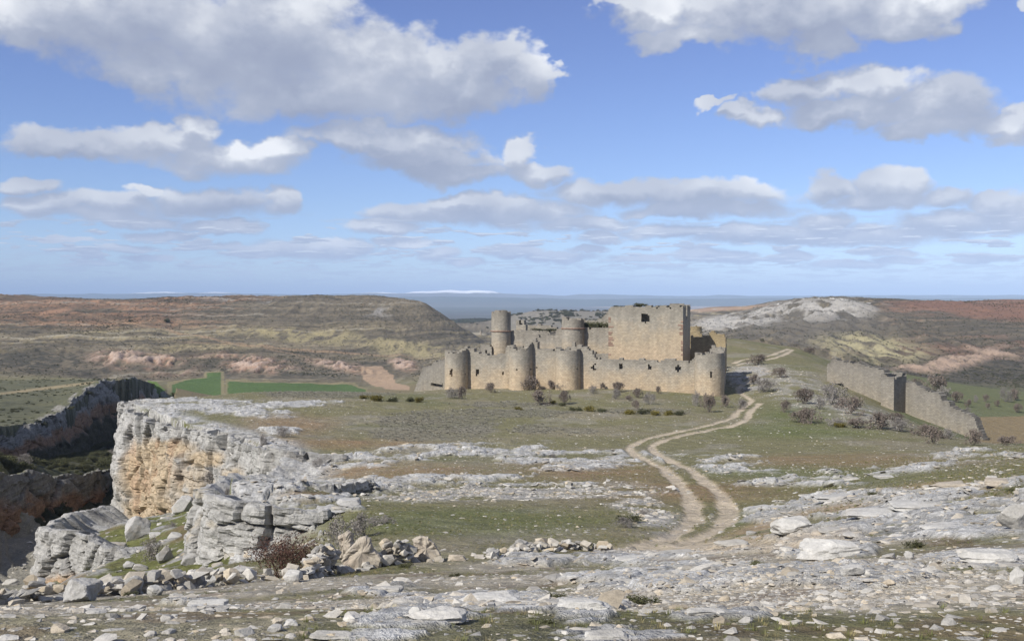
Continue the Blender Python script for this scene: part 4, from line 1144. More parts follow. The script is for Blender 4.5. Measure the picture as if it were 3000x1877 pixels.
# --- inner ward
twt, ct, rt = tower(1468, 12, 57, [(1440,914),(1455,911),(1480,911),(1497,914)], 1120, [], .10, 21, thick=.9, name='inner_tower', label='tall slender round tower with a thin red band', taper=.0)
tw2, c2_, r2_ = tower(1679, 12, 66, [(1646,930),(1655,929),(1665,934),(1700,935),(1712,936)], 1110, [], .14, 22, thick=.9, name='inner_tower', label='squat inner round tower with a thin red band', taper=.0)
def band(o, c, r, row, d):
    bmn = bmesh.new(); n = 48; zs = zrow(row, d)
    V = []
    for k in range(n):
        a = 2 * math.pi * k / n; jr = random.uniform(-.02, .03); jz = random.uniform(-.03, .03)
        V.append([bmn.verts.new((c[0] + (r + q) * math.cos(a), c[1] + (r + q) * math.sin(a), zs + z + jz)) for q, z in ((-.1, -.13), (.14 + jr, -.11), (.16 + jr, .05), (-.1, .11))])
    for k in range(n):
        for q in range(3): bmn.faces.new((V[k][q], V[(k + 1) % n][q], V[(k + 1) % n][q + 1], V[k][q + 1]))
    bmesh.ops.recalc_face_normals(bmn, faces=bmn.faces)
    me = bpy.data.meshes.new('string_course'); bmn.to_mesh(me); bmn.free()
    b = put('string_course', me, o, M_RED)
    return b
band(twt, ct, rt, 970, ct[1] - rt); band(tw2, c2_, r2_, 962, c2_[1] - r2_)
curtain(1490, 1655, 12.4, [(1490,977),(1505,968),(1540,969),(1655,964)], [(1490,1100),(1655,1095)], [(1545,1547,986,989),(1580,1583,984,988),(1612,1614,988,990),(1630,1632,986,989)], 23, name='inner_wall', rag=.05, recess=.5)
curtain(1702, 1790, 12.4, [(1702,962),(1720,961),(1790,960)], [(1702,1095),(1790,1090)], [(1780,1782,990,992)], 24, name='inner_wall', rag=.1)
curtain(1700, 1800, 26, [(1700,938),(1720,936),(1760,934),(1770,926),(1780,915),(1800,905)], [(1700,1000),(1800,1000)], [], 25, name='rear_wall', rag=.15)
curtain(1512, 1540, 24, [(1512,938),(1533,936),(1535,946),(1540,956)], [(1512,990),(1540,990)], [(1521,1528,938,950)], 26, name='rear_wall', rag=.1, label='small broken turret behind the inner wall')
curtain(1545, 1640, 28, [(1545,958),(1560,950),(1580,948),(1600,955),(1640,958)], [(1545,1000),(1640,1000)], [], 27, name='rear_wall', rag=.3)
curtain(1408, 1440, 10, [(1408,1018),(1414,1012),(1436,1014),(1440,1020)], [(1408,1110),(1440,1110)], [(1420,1428,1028,1045)], 28, name='inner_wall', rag=.35)
curtain(1560, 1580, 5, [(1560,1000),(1568,998),(1570,1003),(1572,1030),(1580,1034)], [(1560,1100),(1580,1100)], [], 29, name='inner_wall', rag=.3, thick=1.0)
curtain(1655, 1700, 6, [(1655,1018),(1676,1015),(1677,1002),(1686,1003),(1688,1022),(1694,1012),(1700,1014)], [(1655,1100),(1700,1100)], [], 30, name='inner_wall', rag=.15, thick=1.0)
curtain(1735, 1790, 7.5, [(1735,1034),(1760,1036),(1790,1037)], [(1735,1100),(1790,1100)], [], 31, name='inner_wall', rag=.12)
# --- keep
KA, KB = cpos(1783, 7), cpos(2001, 7)
e1 = (KB - KA) / np.linalg.norm(KB - KA); e2 = np.array((-e1[1], e1[0]))
KW = np.linalg.norm(KB - KA); KD = 12.0
kp = [KA, KB, KB + e2 * KD, KA + e2 * KD]
KPER = 2 * (KW + KD)
kz_t = zrow(900, KA[1]); kz_b = zrow(1062, KA[1]) - 3
def ktop(s):
    u = s * KPER
    pxx = 1783 + (2001 - 1783) * min(u / KW, 1)
    if u < KW:
        row = np.interp(pxx, [1783,1786,1792,1802,1850,1960,1990,2001], [911,903,899,897,898,896,895,899])
        return zrow(row, KA[1] + (KB[1] - KA[1]) * u / KW)
    if u < KW + KD:
        q = (u - KW) / KD
        if .40 < q < .56: return kz_t - 2.3
        return kz_t + .35 - .1 * q
    if u < 2 * KW + KD: return kz_t - .1
    return kz_t - .4
def kh(p0, p1, r0, r1):
    f = lambda p: (p - 1783) / (2001 - 1783) * KW / KPER
    d = KA[1] + (KB[1] - KA[1]) * (p0 - 1783) / 218
    return (f(p0), f(p1), zrow(r1, d), zrow(r0, d))
keep = local(masonry('keep', kp, True, lambda s: kz_b, ktop, 2.4, castle, M_KEEP, [kh(1880,1895,917,944), kh(1887,1904,921,942), kh(1961,1966,899,903), kh(1926,1930,897,901)], cell=.28, rag=.12, recess=1.9, seed=40, label='tall square keep with red corner stones and one broken window', vspan=(zrow(1052, KA[1]), kz_t)))
# red dressed corner stones, long and short, proud of the face
qm = {}
def box_mesh(name, sx, sy, sz, j=.015, bev=.02):
    b = bmesh.new(); bmesh.ops.create_cube(b, size=1)
    for v in b.verts: v.co = Vector((v.co.x * sx + random.uniform(-j, j), v.co.y * sy + random.uniform(-j, j), v.co.z * sz + random.uniform(-j, j)))
    bmesh.ops.bevel(b, geom=b.edges[:], offset=bev, segments=1, affect='EDGES')
    me = bpy.data.meshes.new(name); b.to_mesh(me); b.free(); return me
def quoin(corner, sgn, z, w, h):
    me = box_mesh('quoin', w, .5, h)
    o = put('quoin', me, keep, M_RED)
    p = corner + e1 * sgn * (w / 2 - .04) + e2 * (.25 - .045)
    o.location = (p[0], p[1], z); o.rotation_euler = (0, 0, math.atan2(e1[1], e1[0]))
rows_q = np.arange(905, 1042, 5.3)
for i, rw in enumerate(rows_q):
    rw2 = rw + random.uniform(-1, 1)
    if (930 < rw < 1040) and random.random() < .78:
        quoin(KA, 1, zrow(rw2, KA[1]), random.choice((.42, .5, .75, .95)), .27)
    if rw > 938 and random.random() < .72:
        quoin(KB, -1, zrow(rw2, KB[1]), random.choice((.35, .4, .62, .85)), .27)
# --- right-hand side and rear
def line_c(pts): return [cpos(p, t) for p, t in pts]
curtain(2024, 2128, 21, [(2024,990),(2070,988),(2078,985),(2081,974),(2088,970),(2093,972),(2098,980),(2118,980),(2124,984),(2128,998)], [(2024,1050),(2128,1060)], [], 50, M_OCHW, 1.6, 'broken ochre wall standing in the shadow of the keep', name='side_wall', rag=.22)
curtain(2098, 2126, 12, [(2098,1000),(2104,990),(2116,984),(2124,986),(2126,1010)], [(2098,1060),(2126,1070)], [], 51, M_OCHW, 1.4, name='side_wall', rag=.25)
curtain(2080, 2118, 3.5, [(2080,1024),(2084,1014),(2092,1011),(2098,1014),(2106,1020),(2112,1013),(2118,1030)], [(2080,1090),(2118,1090)], [], 52, M_WALL, 1.2, name='side_wall', rag=.18)
tower(2037, 32, 38, [(2018,958),(2056,956)], 1010, [], .08, 53, .8, M_OCHW, 'small ochre turret behind the keep', 0.0, 'turret')
curtain(2022, 2056, 27, [(2022,972),(2035,970),(2056,973)], [(2022,1030),(2056,1030)], [], 54, M_OCHW, 1.2, name='side_wall', rag=.1)
sA, sB = cpos(2122, 1.5), cpos(2128, 21)
local(masonry('side_wall', [sA, sB], False, lambda s: -19.0, lambda s: zrow(1030 - 22 * s, 165 + 15 * s) , 1.3, castle, M_WALL, [], rag=.4, seed=55))

# ------------------------------------------------------------------ outlying walls
def free_wall(name, pts, tops, bases, label, category, holes=(), thick=1.3, mat=None, seed=0, rag=.1, part='wall', group=None, cell=.3, sink=1.5):
    P = [np.array(((p - 1500) / FPX * d, d)) for p, d in pts]
    Z, S, Y = prof(tops, P); Zb, _, _ = prof(bases, P)
    root = empty(name, (P[0][0], P[0][1], Zb(0)), label, category, group)
    o = masonry(part, P, False, lambda s: Zb(s) - sink, Z, thick, root, mat or M_GREYW, [hole(*h, S, Y) for h in holes], cell=cell, rag=rag, seed=seed)
    o.matrix_parent_inverse = Matrix.Translation(-root.location)
    return root
ow = free_wall('ruined_wall', [(2424,177),(2590,167),(2888,151)],
      [(2424,1070),(2432,1058),(2450,1054),(2472,1056),(2500,1064),(2590,1084),(2596,1098),(2625,1112),(2640,1120),(2660,1122),(2685,1126),(2688,1134),(2740,1150),(2758,1156),(2761,1168),(2784,1174),(2786,1192),(2800,1196),(2815,1206),(2858,1226),(2866,1245),(2888,1300)],
      [(2424,1130),(2520,1165),(2600,1200),(2700,1240),(2800,1270),(2888,1296)],
      'long grey ruined town wall with a buttress running downhill right of the castle', 'wall', [(2446,2474,1122,1142),(2470,2490,1136,1148)], 1.4, M_GREYW, 60, .2, cell=.2)
bA = np.array(((2583 - 1500) / FPX * 162.0, 162.0)); bB = np.array(((2621 - 1500) / FPX * 160.4, 160.4))
bd = (bB - bA) / np.linalg.norm(bB - bA); bn = np.array((-bd[1], bd[0]))
bo = masonry('buttress', [bA, bB, bB + bn * 4.4, bA + bn * 4.4], True, lambda s: zrow(1215, 164), lambda s: zrow(1101 if s < .5 else 1092, 164) - (.0), .9, ow, M_GREYW, [], cell=.27, rag=.12, seed=61)
bo.matrix_parent_inverse = Matrix.Translation(-ow.location)
free_wall('ruined_wall', [(1213,188),(1306,177)], [(1213,1146),(1226,1110),(1238,1076),(1262,1072),(1268,1060),(1306,1056)], [(1213,1150),(1306,1150)],
      'low grey ruined wall with sloping end left of the leftmost castle tower', 'wall', [(1262,1296,1122,1134)], 1.3, M_GREYW, 62, .08)
# far watchtower in the valley
wp = hit(1408, 984, 700, 1400)
wt = empty('watchtower', (wp.x, wp.y, wp.z), 'tiny pale round watchtower far off in the valley', 'tower')
r_w = 5.0 / 2 / FPX * wp.y
o = masonry('wall', ring(wp.x, wp.y, r_w, 24), True, lambda s: wp.z - 3, lambda s: zrow(966, wp.y), .8, wt, M_WALL, [], cell=.6, rag=.2, seed=70)
o.matrix_parent_inverse = Matrix.Translation(-wt.location)

# ------------------------------------------------------------------ stones and boulders
def mat_stone(name, col, var=.2, stain=(.34, .27, .17), stain_amt=.3):
    m, t, b = new_mat(name)
    tcn = t.new('ShaderNodeTexCoord'); geo = t.new('ShaderNodeNewGeometry'); pos = geo.outputs['Position']
    oi = t.new('ShaderNodeObjectInfo'); rnd = oi.outputs['Random']
    n = t.noise(pos, 5.0, 5, .7); n2 = t.noise(pos, 22.0, 4, .7); n3 = t.noise(pos, 1.3, 3, .6)
    v = t.math('MULTIPLY', t.maprange(n, .25, .75, .74, 1.22), t.math('MULTIPLY', t.maprange(rnd, 0, 1, 1 - var, 1 + var), t.maprange(n2, .25, .75, .82, 1.18)))
    vc = t.new('ShaderNodeCombineXYZ')
    for i in range(3): t.l.new(v, vc.inputs[i])
    hue = t.math('FRACT', t.math('MULTIPLY', rnd, 7.31))
    c = t.mix(t.math('MULTIPLY', t.maprange(hue, .55, 1.0, 0, 1), stain_amt), col, stain)
    c = t.mix(t.maprange(n3, .5, .7, 0, .35), c, stain)
    t.l.new(t.mix(1.0, c, vc.outputs[0], 'MULTIPLY'), b.inputs['Base Color'])
    bump(t, b, t.math('ADD', n, t.math('MULTIPLY', n2, .5)), .6, .04)
    return m
M_STONE = mat_stone('loose_limestone', (.355, .342, .312), .30, (.36, .295, .20), .75)
M_WHITE = mat_stone('pale_limestone', (.395, .388, .365), .14, (.30, .27, .215), .35)
M_BOULD = mat_stone('grey_boulder_limestone', (.33, .325, .31), .15)
M_BUFF = mat_stone('buff_boulder_limestone', (.37, .33, .27), .12, (.30, .235, .19), .4)
def hull_mesh(name, n, sx, sy, sz, rng, bev=0):
    b = bmesh.new()
    for _ in range(n):
        v = rng.normal(size=3); v /= np.linalg.norm(v) * rng.uniform(.9, 1.15)
        v = np.sign(v) * np.abs(v) ** .75
        b.verts.new((v[0] * sx, v[1] * sy, v[2] * sz))
    r = bmesh.ops.convex_hull(b, input=b.verts[:])
    bmesh.ops.delete(b, geom=list({g for g in r['geom_interior'] + r['geom_unused'] if isinstance(g, bmesh.types.BMVert)}), context='VERTS')
    bmesh.ops.recalc_face_normals(b, faces=b.faces)
    me = bpy.data.meshes.new(name); b.to_mesh(me); b.free(); return me
srng = np.random.default_rng(5)
STONE_KINDS = [('flat', (1.25, .9, .30)), ('flat', (1.1, .8, .26)), ('blocky', (1.0, .8, .62)), ('angular', (1.1, .75, .5)), ('rounded', (.95, .85, .6)), ('flat', (1.4, .8, .34)), ('blocky', (.95, .9, .7)), ('angular', (1.3, .7, .42))]
STONES = [hull_mesh('stone', 13 + 3 * (k == 'rounded'), *s, srng) for k, s in STONE_KINDS]
for me in STONES: me.materials.append(M_STONE)
def boulder_mesh(name, sx, sy, sz, seed, cuts=13, sub=4, rough=.06, flat=0.0, beds=0):
    """rock cut by random planes, then weathered"""
    rng = np.random.default_rng(seed)
    b = bmesh.new(); bmesh.ops.create_icosphere(b, subdivisions=sub, radius=1)
    co = np.array([v.co[:] for v in b.verts])
    pl = rng.normal(size=(cuts, 3)); pl /= np.linalg.norm(pl, axis=1)[:, None]
    if flat: pl = np.vstack([pl, [[0, 0, 1], [0, 0, -1], [0, -1, .15], [.97, 0, .2], [-.97, .1, .1]]])
    h = rng.uniform(.62, .95, len(pl))
    dots = co @ pl.T
    r = np.min(np.where(dots > .05, h / np.maximum(dots, .05), 9), axis=1)
    r = np.minimum(r, 1.15)
    p = co * r[:, None]
    f = fbm3(p[:, 0] * 2.2 + seed, p[:, 1] * 2.2, p[:, 2] * 2.2, 4, seed)
    p = p * (1 + rough * 1.6 * f)[:, None]
    if beds:
        q = np.sin((p[:, 2] + .12 * f) * beds * 6.283 / 2)
        p[:, :2] *= (1 + .05 * np.sign(q) * np.abs(q) ** .4)[:, None]
    p *= np.array((sx, sy, sz))
    for v, c in zip(b.verts, p): v.co = c
    me = bpy.data.meshes.new(name); b.to_mesh(me); b.free(); return me
def grid_at(x, y):
    r = np.hypot(x, y); t = np.arctan2(x, y)
    return np.clip(np.searchsorted(TH, t), 0, len(TH) - 1), np.clip(np.searchsorted(R, r), 0, len(R) - 1)
# ---- boulders one can point at: (px, row of foot, width px, height px, depth factor, material, turn, lean, name, label)
BOULDERS = [
 (1336,1640,66,26,.8,M_BUFF,.0,-.2,'boulder','flat buff slab lying right of the rounded buff boulder'),
 (1442,1630,36,28,.8,M_WHITE,.3,0,'boulder','small pale block at the start of the right rubble row'),
 (852,1706,50,40,.8,M_WHITE,.2,0,'boulder','bright white block in front of the reddish bush'),
 (905,1690,56,26,.8,M_WHITE,-.2,.1,'boulder','pale tilted slab right of the bright white block'),
 (225,1762,110,70,.6,M_BOULD,.3,.2,'boulder','large dark grey angular boulder in the tumbled wall at lower left'),
 (292,1740,80,56,.6,M_BOULD,-.2,-.2,'boulder','grey leaning boulder right of the large dark one at lower left'),
 (372,1742,66,56,.6,M_WHITE,.4,.3,'boulder','pale pointed boulder in the middle of the tumbled wall'),
 (20,1712,46,22,.9,M_WHITE,0,0,'boulder','flat white slab at the left picture edge on the tumbled wall'),
 (445,1745,46,28,.8,M_WHITE,.6,.3,'boulder','yellowish white slab lying tilted before the tumbled wall'),
 (600,1708,90,46,.6,M_BOULD,.1,.2,'boulder','long grey block lying across the top of the tumbled wall'),
 (690,1690,66,38,.7,M_BOULD,-.1,0,'boulder','grey blocky boulder where the wall meets the promontory'),
 (510,1700,40,30,.8,M_BOULD,.5,.3,'boulder','small grey tilted block near the middle of the tumbled wall'),
 (388,1578,74,66,.55,M_BOULD,.2,.35,'boulder','tall pointed grey crag standing on the gorge slope'),
 (325,1606,80,36,.6,M_BOULD,.1,.1,'boulder','long grey boulder lying below the pointed crag'),
 (532,1502,66,52,.6,M_BOULD,-.2,-.4,'boulder','dark grey fallen block at the foot of the ochre cliff'),
 (578,1474,24,18,.8,M_WHITE,.2,0,'boulder','small white block just right of the fallen block under the cliff'),
 (404,1660,50,24,.6,M_BOULD,.3,.3,'boulder','flat dark boulder low on the gorge slope, right one of two'),
 (374,1658,34,20,.6,M_BOULD,.2,.3,'boulder','flat dark boulder low on the gorge slope, left one of two'),
 (474,1640,40,44,.7,M_BOULD,.6,.2,'boulder','upright angular boulder on the grass under the promontory'),
 (546,1664,46,36,.7,M_BOULD,.2,0,'boulder','rounded dark boulder right above the tumbled wall'),
 (585,1630,70,26,.6,M_BOULD,-.3,.3,'boulder','low grey outcrop block left of the promontory foot'),
 (445,1572,40,16,.8,M_WHITE,.1,.3,'boulder','thin pale slab on the green gorge slope'),
 (505,1590,46,16,.8,M_WHITE,.1,.3,'boulder','flat pale slab in the middle of the green gorge slope'),
 (2445,1636,214,62,.6,M_WHITE,.03,0,'boulder','long white limestone ledge block on the right foreground'),
 (2440,1572,84,14,.7,M_STONE,.1,0,'boulder','long flat grey slab lying on the white ledge block'),
 (2405,1578,46,14,.8,M_BUFF,-.2,0,'boulder','small buff slab left of the long flat slab'),
 (2500,1580,60,10,.8,M_STONE,.2,0,'boulder','thin grey slab right of the long flat slab'),
 (2506,1704,60,34,.8,M_WHITE,.1,0,'boulder','rounded white boulder on the right foreground grass'),
 (2550,1708,22,18,.9,M_WHITE,.5,0,'boulder','small white pointed stone right of the rounded white boulder'),
 (2606,1712,26,20,.9,M_WHITE,.2,.2,'boulder','upper of two small pale blocks on the right grass'),
 (2616,1724,34,18,.9,M_STONE,.2,0,'boulder','lower of two small pale blocks on the right grass'),
 (2616,1642,38,20,.8,M_WHITE,.1,-.1,'boulder','flat pale slab right of the white ledge block'),
 (2672,1640,28,20,.8,M_WHITE,.5,0,'boulder','small pale block right of the flat pale slab'),
 (2310,1630,42,16,.8,M_STONE,.1,0,'boulder','flat grey slab left of the white ledge block'),
 (2920,1662,190,46,.6,M_WHITE,.02,0,'boulder','long white ledge block near the right picture edge'),
 (2995,1710,50,44,.7,M_WHITE,.3,0,'boulder','white broken block below the long ledge at the right edge'),
 (2985,1560,100,66,.6,M_WHITE,.1,0,'boulder','white craggy outcrop at the right picture edge'),
 (2330,1570,120,52,.7,M_WHITE,.1,0,'boulder','white limestone outcrop beside the bare track clearing'),
 (808,1833,26,24,.8,M_STONE,.2,.2,'boulder','small upright buff stone on the left foreground'),
 (845,1832,44,20,.8,M_WHITE,.2,0,'boulder','pale grey block right of the small upright stone'),
 (800,1850,50,24,.8,M_WHITE,.1,.1,'boulder','pale flat block near the lower left foreground'),
 (1215,1812,34,24,.8,M_WHITE,.2,0,'boulder','small white block on the central foreground ledge'),
 (1820,1846,24,20,.8,M_BUFF,.2,.2,'boulder','small tan stone on the central foreground'),
 (1730,1870,40,18,.8,M_WHITE,.2,0,'boulder','flat white stone near the bottom centre edge'),
 (1020,1490,86,34,.7,M_BOULD,.1,0,'boulder','rounded grey boulder below the rock ledge by the hollow'),
 (2205,1563,34,16,.8,M_WHITE,.1,0,'boulder','pale rock at the edge of the track clearing'),
 (2190,1594,16,10,.9,M_BUFF,.1,0,'boulder','small ochre stone on the bare track clearing'),
 (2600,1398,70,14,.6,M_WHITE,.0,0,'boulder','long pale rock slab on the turf right of the track'),
 (2500,1404,60,10,.6,M_WHITE,.0,0,'boulder','low pale slab left of the long slab on the turf'),
 (1980,1432,20,10,.8,M_WHITE,.0,0,'boulder','white stone on the turf left of the track bend'),
 (1720,1424,28,10,.8,M_WHITE,.0,0,'boulder','flat white stone on the turf above the rubble bank'),
 (2150,1606,120,18,.55,M_WHITE,-0.06,0,'rock_ledge','thin pale ledge along the near edge of the track clearing'),
 (1985,1628,140,20,.55,M_WHITE,0.03,0,'rock_ledge','long pale ledge just below the track clearing'),
 (1850,1645,120,18,.55,M_WHITE,-0.03,0,'rock_ledge','low pale ledge left below the track clearing'),
 (2560,1532,170,26,.55,M_WHITE,0.06,0,'rock_ledge','long pale ledge above the white ledge block'),
 (2705,1502,180,24,.55,M_WHITE,0.00,0,'rock_ledge','long pale ledge on the right slope below the ochre outcrop'),
 (2455,1474,160,16,.55,M_WHITE,0.06,0,'rock_ledge','thin pale ledge right of the track on the slope'),
 (2255,1492,130,14,.55,M_WHITE,-0.06,0,'rock_ledge','thin pale ledge close to the right rut'),
 (1440,1778,180,42,.55,M_WHITE,0.06,0,'rock_ledge','broad white ledge in the middle of the bottom foreground'),
 (1705,1792,150,40,.55,M_WHITE,0.03,0,'rock_ledge','rounded white ledge right of the broad central one'),
 (1275,1826,190,36,.55,M_WHITE,-0.06,0,'rock_ledge','long white ledge lower left of the broad central one'),
 (1130,1738,110,22,.55,M_WHITE,0.00,0,'rock_ledge','small white ledge upper left of the broad central one'),
 (600,1774,140,26,.55,M_WHITE,0.06,0,'rock_ledge','rough white ledge on the lower left foreground'),
 (1790,1876,140,24,.55,M_WHITE,0.06,0,'rock_ledge','white ledge cut by the bottom picture edge right of centre'),
 (2085,1806,120,18,.55,M_WHITE,0.09,0,'rock_ledge','low white ledge on the lower right foreground'),
 (2780,1560,150,20,.55,M_WHITE,-0.06,0,'rock_ledge','pale ledge between the two long right ledge blocks'),
 (1640,1645,120,16,.55,M_WHITE,-0.03,0,'rock_ledge','low white ledge under the fallen wall row'),
 (960,1875,130,20,.55,M_WHITE,-0.06,0,'rock_ledge','white ledge cut by the bottom picture edge left of centre'),
 (2800,1432,130,26,.6,M_BUFF,-.05,0,'boulder','ochre rock outcrop on the far right slope'),
 (2930,1428,90,26,.6,M_BUFF,-.05,0,'boulder','ochre rock outcrop at the right end of the slope'),
]
LABELLED = []
for i, (px, row, w, h, dep, mat, turn, lean, nm, lab) in enumerate(BOULDERS):
    p = hit(px, row)
    k = p.y / FPX
    sx = w * k / 2 * 1.12; sz = h * k / 2 * (1.25 if h > w * .5 else 1.05)
    flat = 1.0 if h < w * .5 else 0.0
    me = boulder_mesh('boulder', sx, max(sx * dep, sz * .6), sz, 300 + i, 12, 4 if w > 40 else 3, .13 if w > 100 else .08, flat, beds=2 if w > 150 else 0)
    me.materials.append(mat)
    z = min(ground_z(p.x, p.y), p.z + .3)
    o = put(nm, me, label=lab, category='boulder' if nm == 'boulder' else 'rock')
    LABELLED.append((px, row, lab))
    o.location = (p.x, p.y + sx * dep * .3, z + sz * ((.62 if h > w * .5 else .42) if nm == 'boulder' else .18))
    o.rotation_euler = (lean * .6, lean * .5, turn)
def slab_mesh(name, outline, w, h, t, seed):
    """an upright slab: outline (0..1 across, 0..1 up) with thickness t, chipped edges and uneven faces"""
    rng = np.random.default_rng(seed)
    n = 34
    b = bmesh.new()
    O_ = np.array(outline); ctr = O_.mean(0)
    per = []
    for i in range(len(O_)):
        p, q = O_[i], O_[(i + 1) % len(O_)]
        for k in range(6): per.append(p + (q - p) * k / 6 + rng.normal(0, .012, 2))
    per = np.array(per); m = len(per)
    rings = [(.0, -.5), (.35, -.5), (.68, -.46), (.9, -.40), (1.0, -.22), (1.03, .1), (.95, .4), (.6, .5), (0, .5)]
    V = []
    for f, y in rings:
        if f == 0: V.append([b.verts.new(((ctr[0] - .5) * w, y * t, ctr[1] * h))]); continue
        row = []
        for p in per:
            c = ctr + (p - ctr) * f
            nz = float(fbm2(np.array([c[0] * 5 + seed]), np.array([c[1] * 5]), 4, seed)[0])
            row.append(b.verts.new(((c[0] - .5) * w, y * t + nz * t * .35, c[1] * h)))
        V.append(row)
    for A, B in zip(V[:-1], V[1:]):
        for k in range(m):
            k2 = (k + 1) % m
            if len(A) == 1: b.faces.new((A[0], B[k], B[k2]))
            elif len(B) == 1: b.faces.new((A[k], B[0], A[k2]))
            else: b.faces.new((A[k], B[k], B[k2], A[k2]))
    bmesh.ops.recalc_face_normals(b, faces=b.faces)
    me = bpy.data.meshes.new(name); b.to_mesh(me); b.free(); return me
SLABS = [
 (1058,1664,120,102,M_BUFF,.10,-.12,[(.12,0),(.92,0),(1.0,.3),(.78,.62),(.72,.92),(.6,1.0),(.42,.92),(.36,.84),(.10,.55),(0,.3)],'big pinkish grey slab standing upright in the low stone wall'),
 (1006,1640,52,84,M_BUFF,-.25,-.05,[(.1,0),(1,0),(.9,.5),(.82,.9),(.5,1.0),(.25,.86),(0,.82),(.12,.6),(.22,.3)],'narrow buff stone slab standing behind the big pinkish slab'),
 (1247,1642,88,80,M_BUFF,.15,-.10,[(.1,0),(1.0,.05),(.98,.3),(.8,.7),(.55,.95),(.3,1.0),(.05,.88),(.12,.5)],'rounded buff boulder at the right end of the low wall'),
]
for i, (px, row, w, h, mat, turn, lean, outl, lab) in enumerate(SLABS):
    p = hit(px, row); k = p.y / FPX
    me = slab_mesh('boulder', outl, w * k, h * k, 34 * k, 900 + i); me.materials.append(mat)
    o = put('boulder', me, label=lab, category='boulder')
    o.location = (p.x, p.y - (.0 if i != 1 else -.35), ground_z(p.x, p.y) - .05); o.rotation_euler = (lean, 0, turn)
# ---- scattered stones
def scatter(n, xr, yr, rmin, rmax, accept, power=2.2, rng=srng):
    x = rng.uniform(*xr, n); y = rng.uniform(*yr, n)
    ok = np.abs(x) < y * .60 + 1.0
    x, y = x[ok], y[ok]
    i, j = grid_at(x, y)
    a = accept(i, j)
    ok = rng.uniform(size=len(x)) < a
    x, y, i, j = x[ok], y[ok], i[ok], j[ok]
    r = rmin * (rmax / rmin) ** (rng.uniform(size=len(x)) ** power)
    return np.stack([x, y, r], 1)
bare = np.clip(.30 + .75 * sstep(-.3, .4, n_mid + .4 * n_big) - .6 * sstep(.05, .35, fbm2(GX / 3.0, GY / 3.0, 4, 66)), .06, 1) * (1 - .75 * trk)
S1 = scatter(150000, (-11, 11), (3.4, 17), .009, .06, lambda i, j: np.maximum(bare, .3)[i, j] * sstep(17, 11, GD[i, j]) * .9, 2.6)
S2 = scatter(110000, (-26, 26), (4.5, 40), .018, .095, lambda i, j: (bare * np.maximum(fore, .10) * (1 - .4 * rockm))[i, j] * .75 * (~GIN[i, j]), 3.0)
bandr = np.clip(bandm * 1.3 * sstep(-.4, .2, n_mid + .1), 0, 1)
S3 = scatter(60000, (-30, 55), (40, 70), .06, .26, lambda i, j: bandr[i, j] * .55, 1.6)
S4 = scatter(260000, (-70, 90), (34, 168), .05, .17, lambda i, j: ((.09 + .05 * (GD < 75) + .10 * sstep(0, .5, n_big) + .30 * rock) * (~GIN) * (1 - scr))[i, j] * .5, 2.4)
S5 = scatter(34000, (-75, -8), (36, 135), .06, .35, lambda i, j: (GIN * sstep(-.2, .5, n_mid + .3 * n_big))[i, j] * .4, 2.2)
S6 = scatter(50000, (20, 75), (100, 205), .07, .28, lambda i, j: bandr[i, j] * .32, 2.0)
S7a = scatter(60000, (-24, 24), (7, 36), .030, .16, lambda i, j: (sstep(.15, .6, rockm) * (~GIN) * sstep(1.2, 2.0, track))[i, j] * .30, 2.6)
S7 = np.vstack([S7a, scatter(90000, (-40, 62), (30, 100), .07, .34, lambda i, j: (sstep(.15, .6, rockm) * (~GIN) * sstep(1.2, 2.0, track))[i, j] * .40 * np.clip(34 / GD[i, j], .3, 1), 2.0)])
AL = np.vstack([S1, S2, S3, S4, S5, S6, S7])
print('stones', [len(s) for s in (S1, S2, S3, S4, S5, S6, S7)])
gi, gj = grid_at(AL[:, 0], AL[:, 1])
zz_ = GZ2[gi, gj]
kind = srng.integers(0, len(STONES), len(AL))
n7 = len(S7); kind[-n7:] = srng.choice([0, 1, 5, 7], n7)
rotv = np.stack([srng.normal(0, .18, len(AL)), srng.normal(0, .18, len(AL)), srng.uniform(0, 6.28, len(AL))], 1)
appar = AL[:, 2] / AL[:, 1] * (np.abs(AL[:, 0]) < AL[:, 1] * .50) * (AL[:, 1] > 4.9)
order = np.argsort(-appar)
NBIG = 200
big_i, rest = order[:NBIG], order[NBIG:]
def zone(x, y):
    u = x / y
    q = int(np.clip((u + .514) / 1.028 * 9, 0, 8))
    return ['at the left edge', 'far left', 'left', 'left of centre', 'in the centre', 'right of centre', 'right', 'far right', 'at the right edge'][q]
RANK = {}
for i in big_i:
    x, y, r = AL[i]
    z = ground_z(x, y)
    o = put('stone', STONES[kind[i]])
    o.location = (x, y, z + r * .02); o.rotation_euler = rotv[i]; o.scale = (r, r, r * .75)
    pp, rw = project(x, y, z)
    bx, by, bl = min(LABELLED, key=lambda b_: (b_[0] - pp) ** 2 + (b_[1] - rw) ** 2 * 2.5)
    side_ = ('left of' if pp < bx else 'right of') if abs(pp - bx) > 1.3 * abs(rw - by) else ('above' if rw < by else 'below')
    short = ' '.join(bl.split()[:8])
    for tail in (' the', ' a', ' and', ' in', ' on', ' of', ' at', ' two', ' before', ' with', ' near', ' lower', ' right', ' upper', ' its', ' below', ' just', ' standing', ' behind', ' left', ' end', ' to', ' between', ' long', ' middle'):
        while short.endswith(tail): short = short[:-len(tail)]
    key = (STONE_KINDS[kind[i]][0], side_, short)
    RANK.setdefault(key, []).append((math.hypot(pp - bx, rw - by), o))
    o['category'] = 'stone'; o['group'] = 'loose stones strewn over the foreground slope'
ORD = ['nearest', 'second', 'third', 'fourth', 'fifth', 'sixth', 'seventh', 'eighth', 'ninth', 'tenth', 'eleventh', 'twelfth']
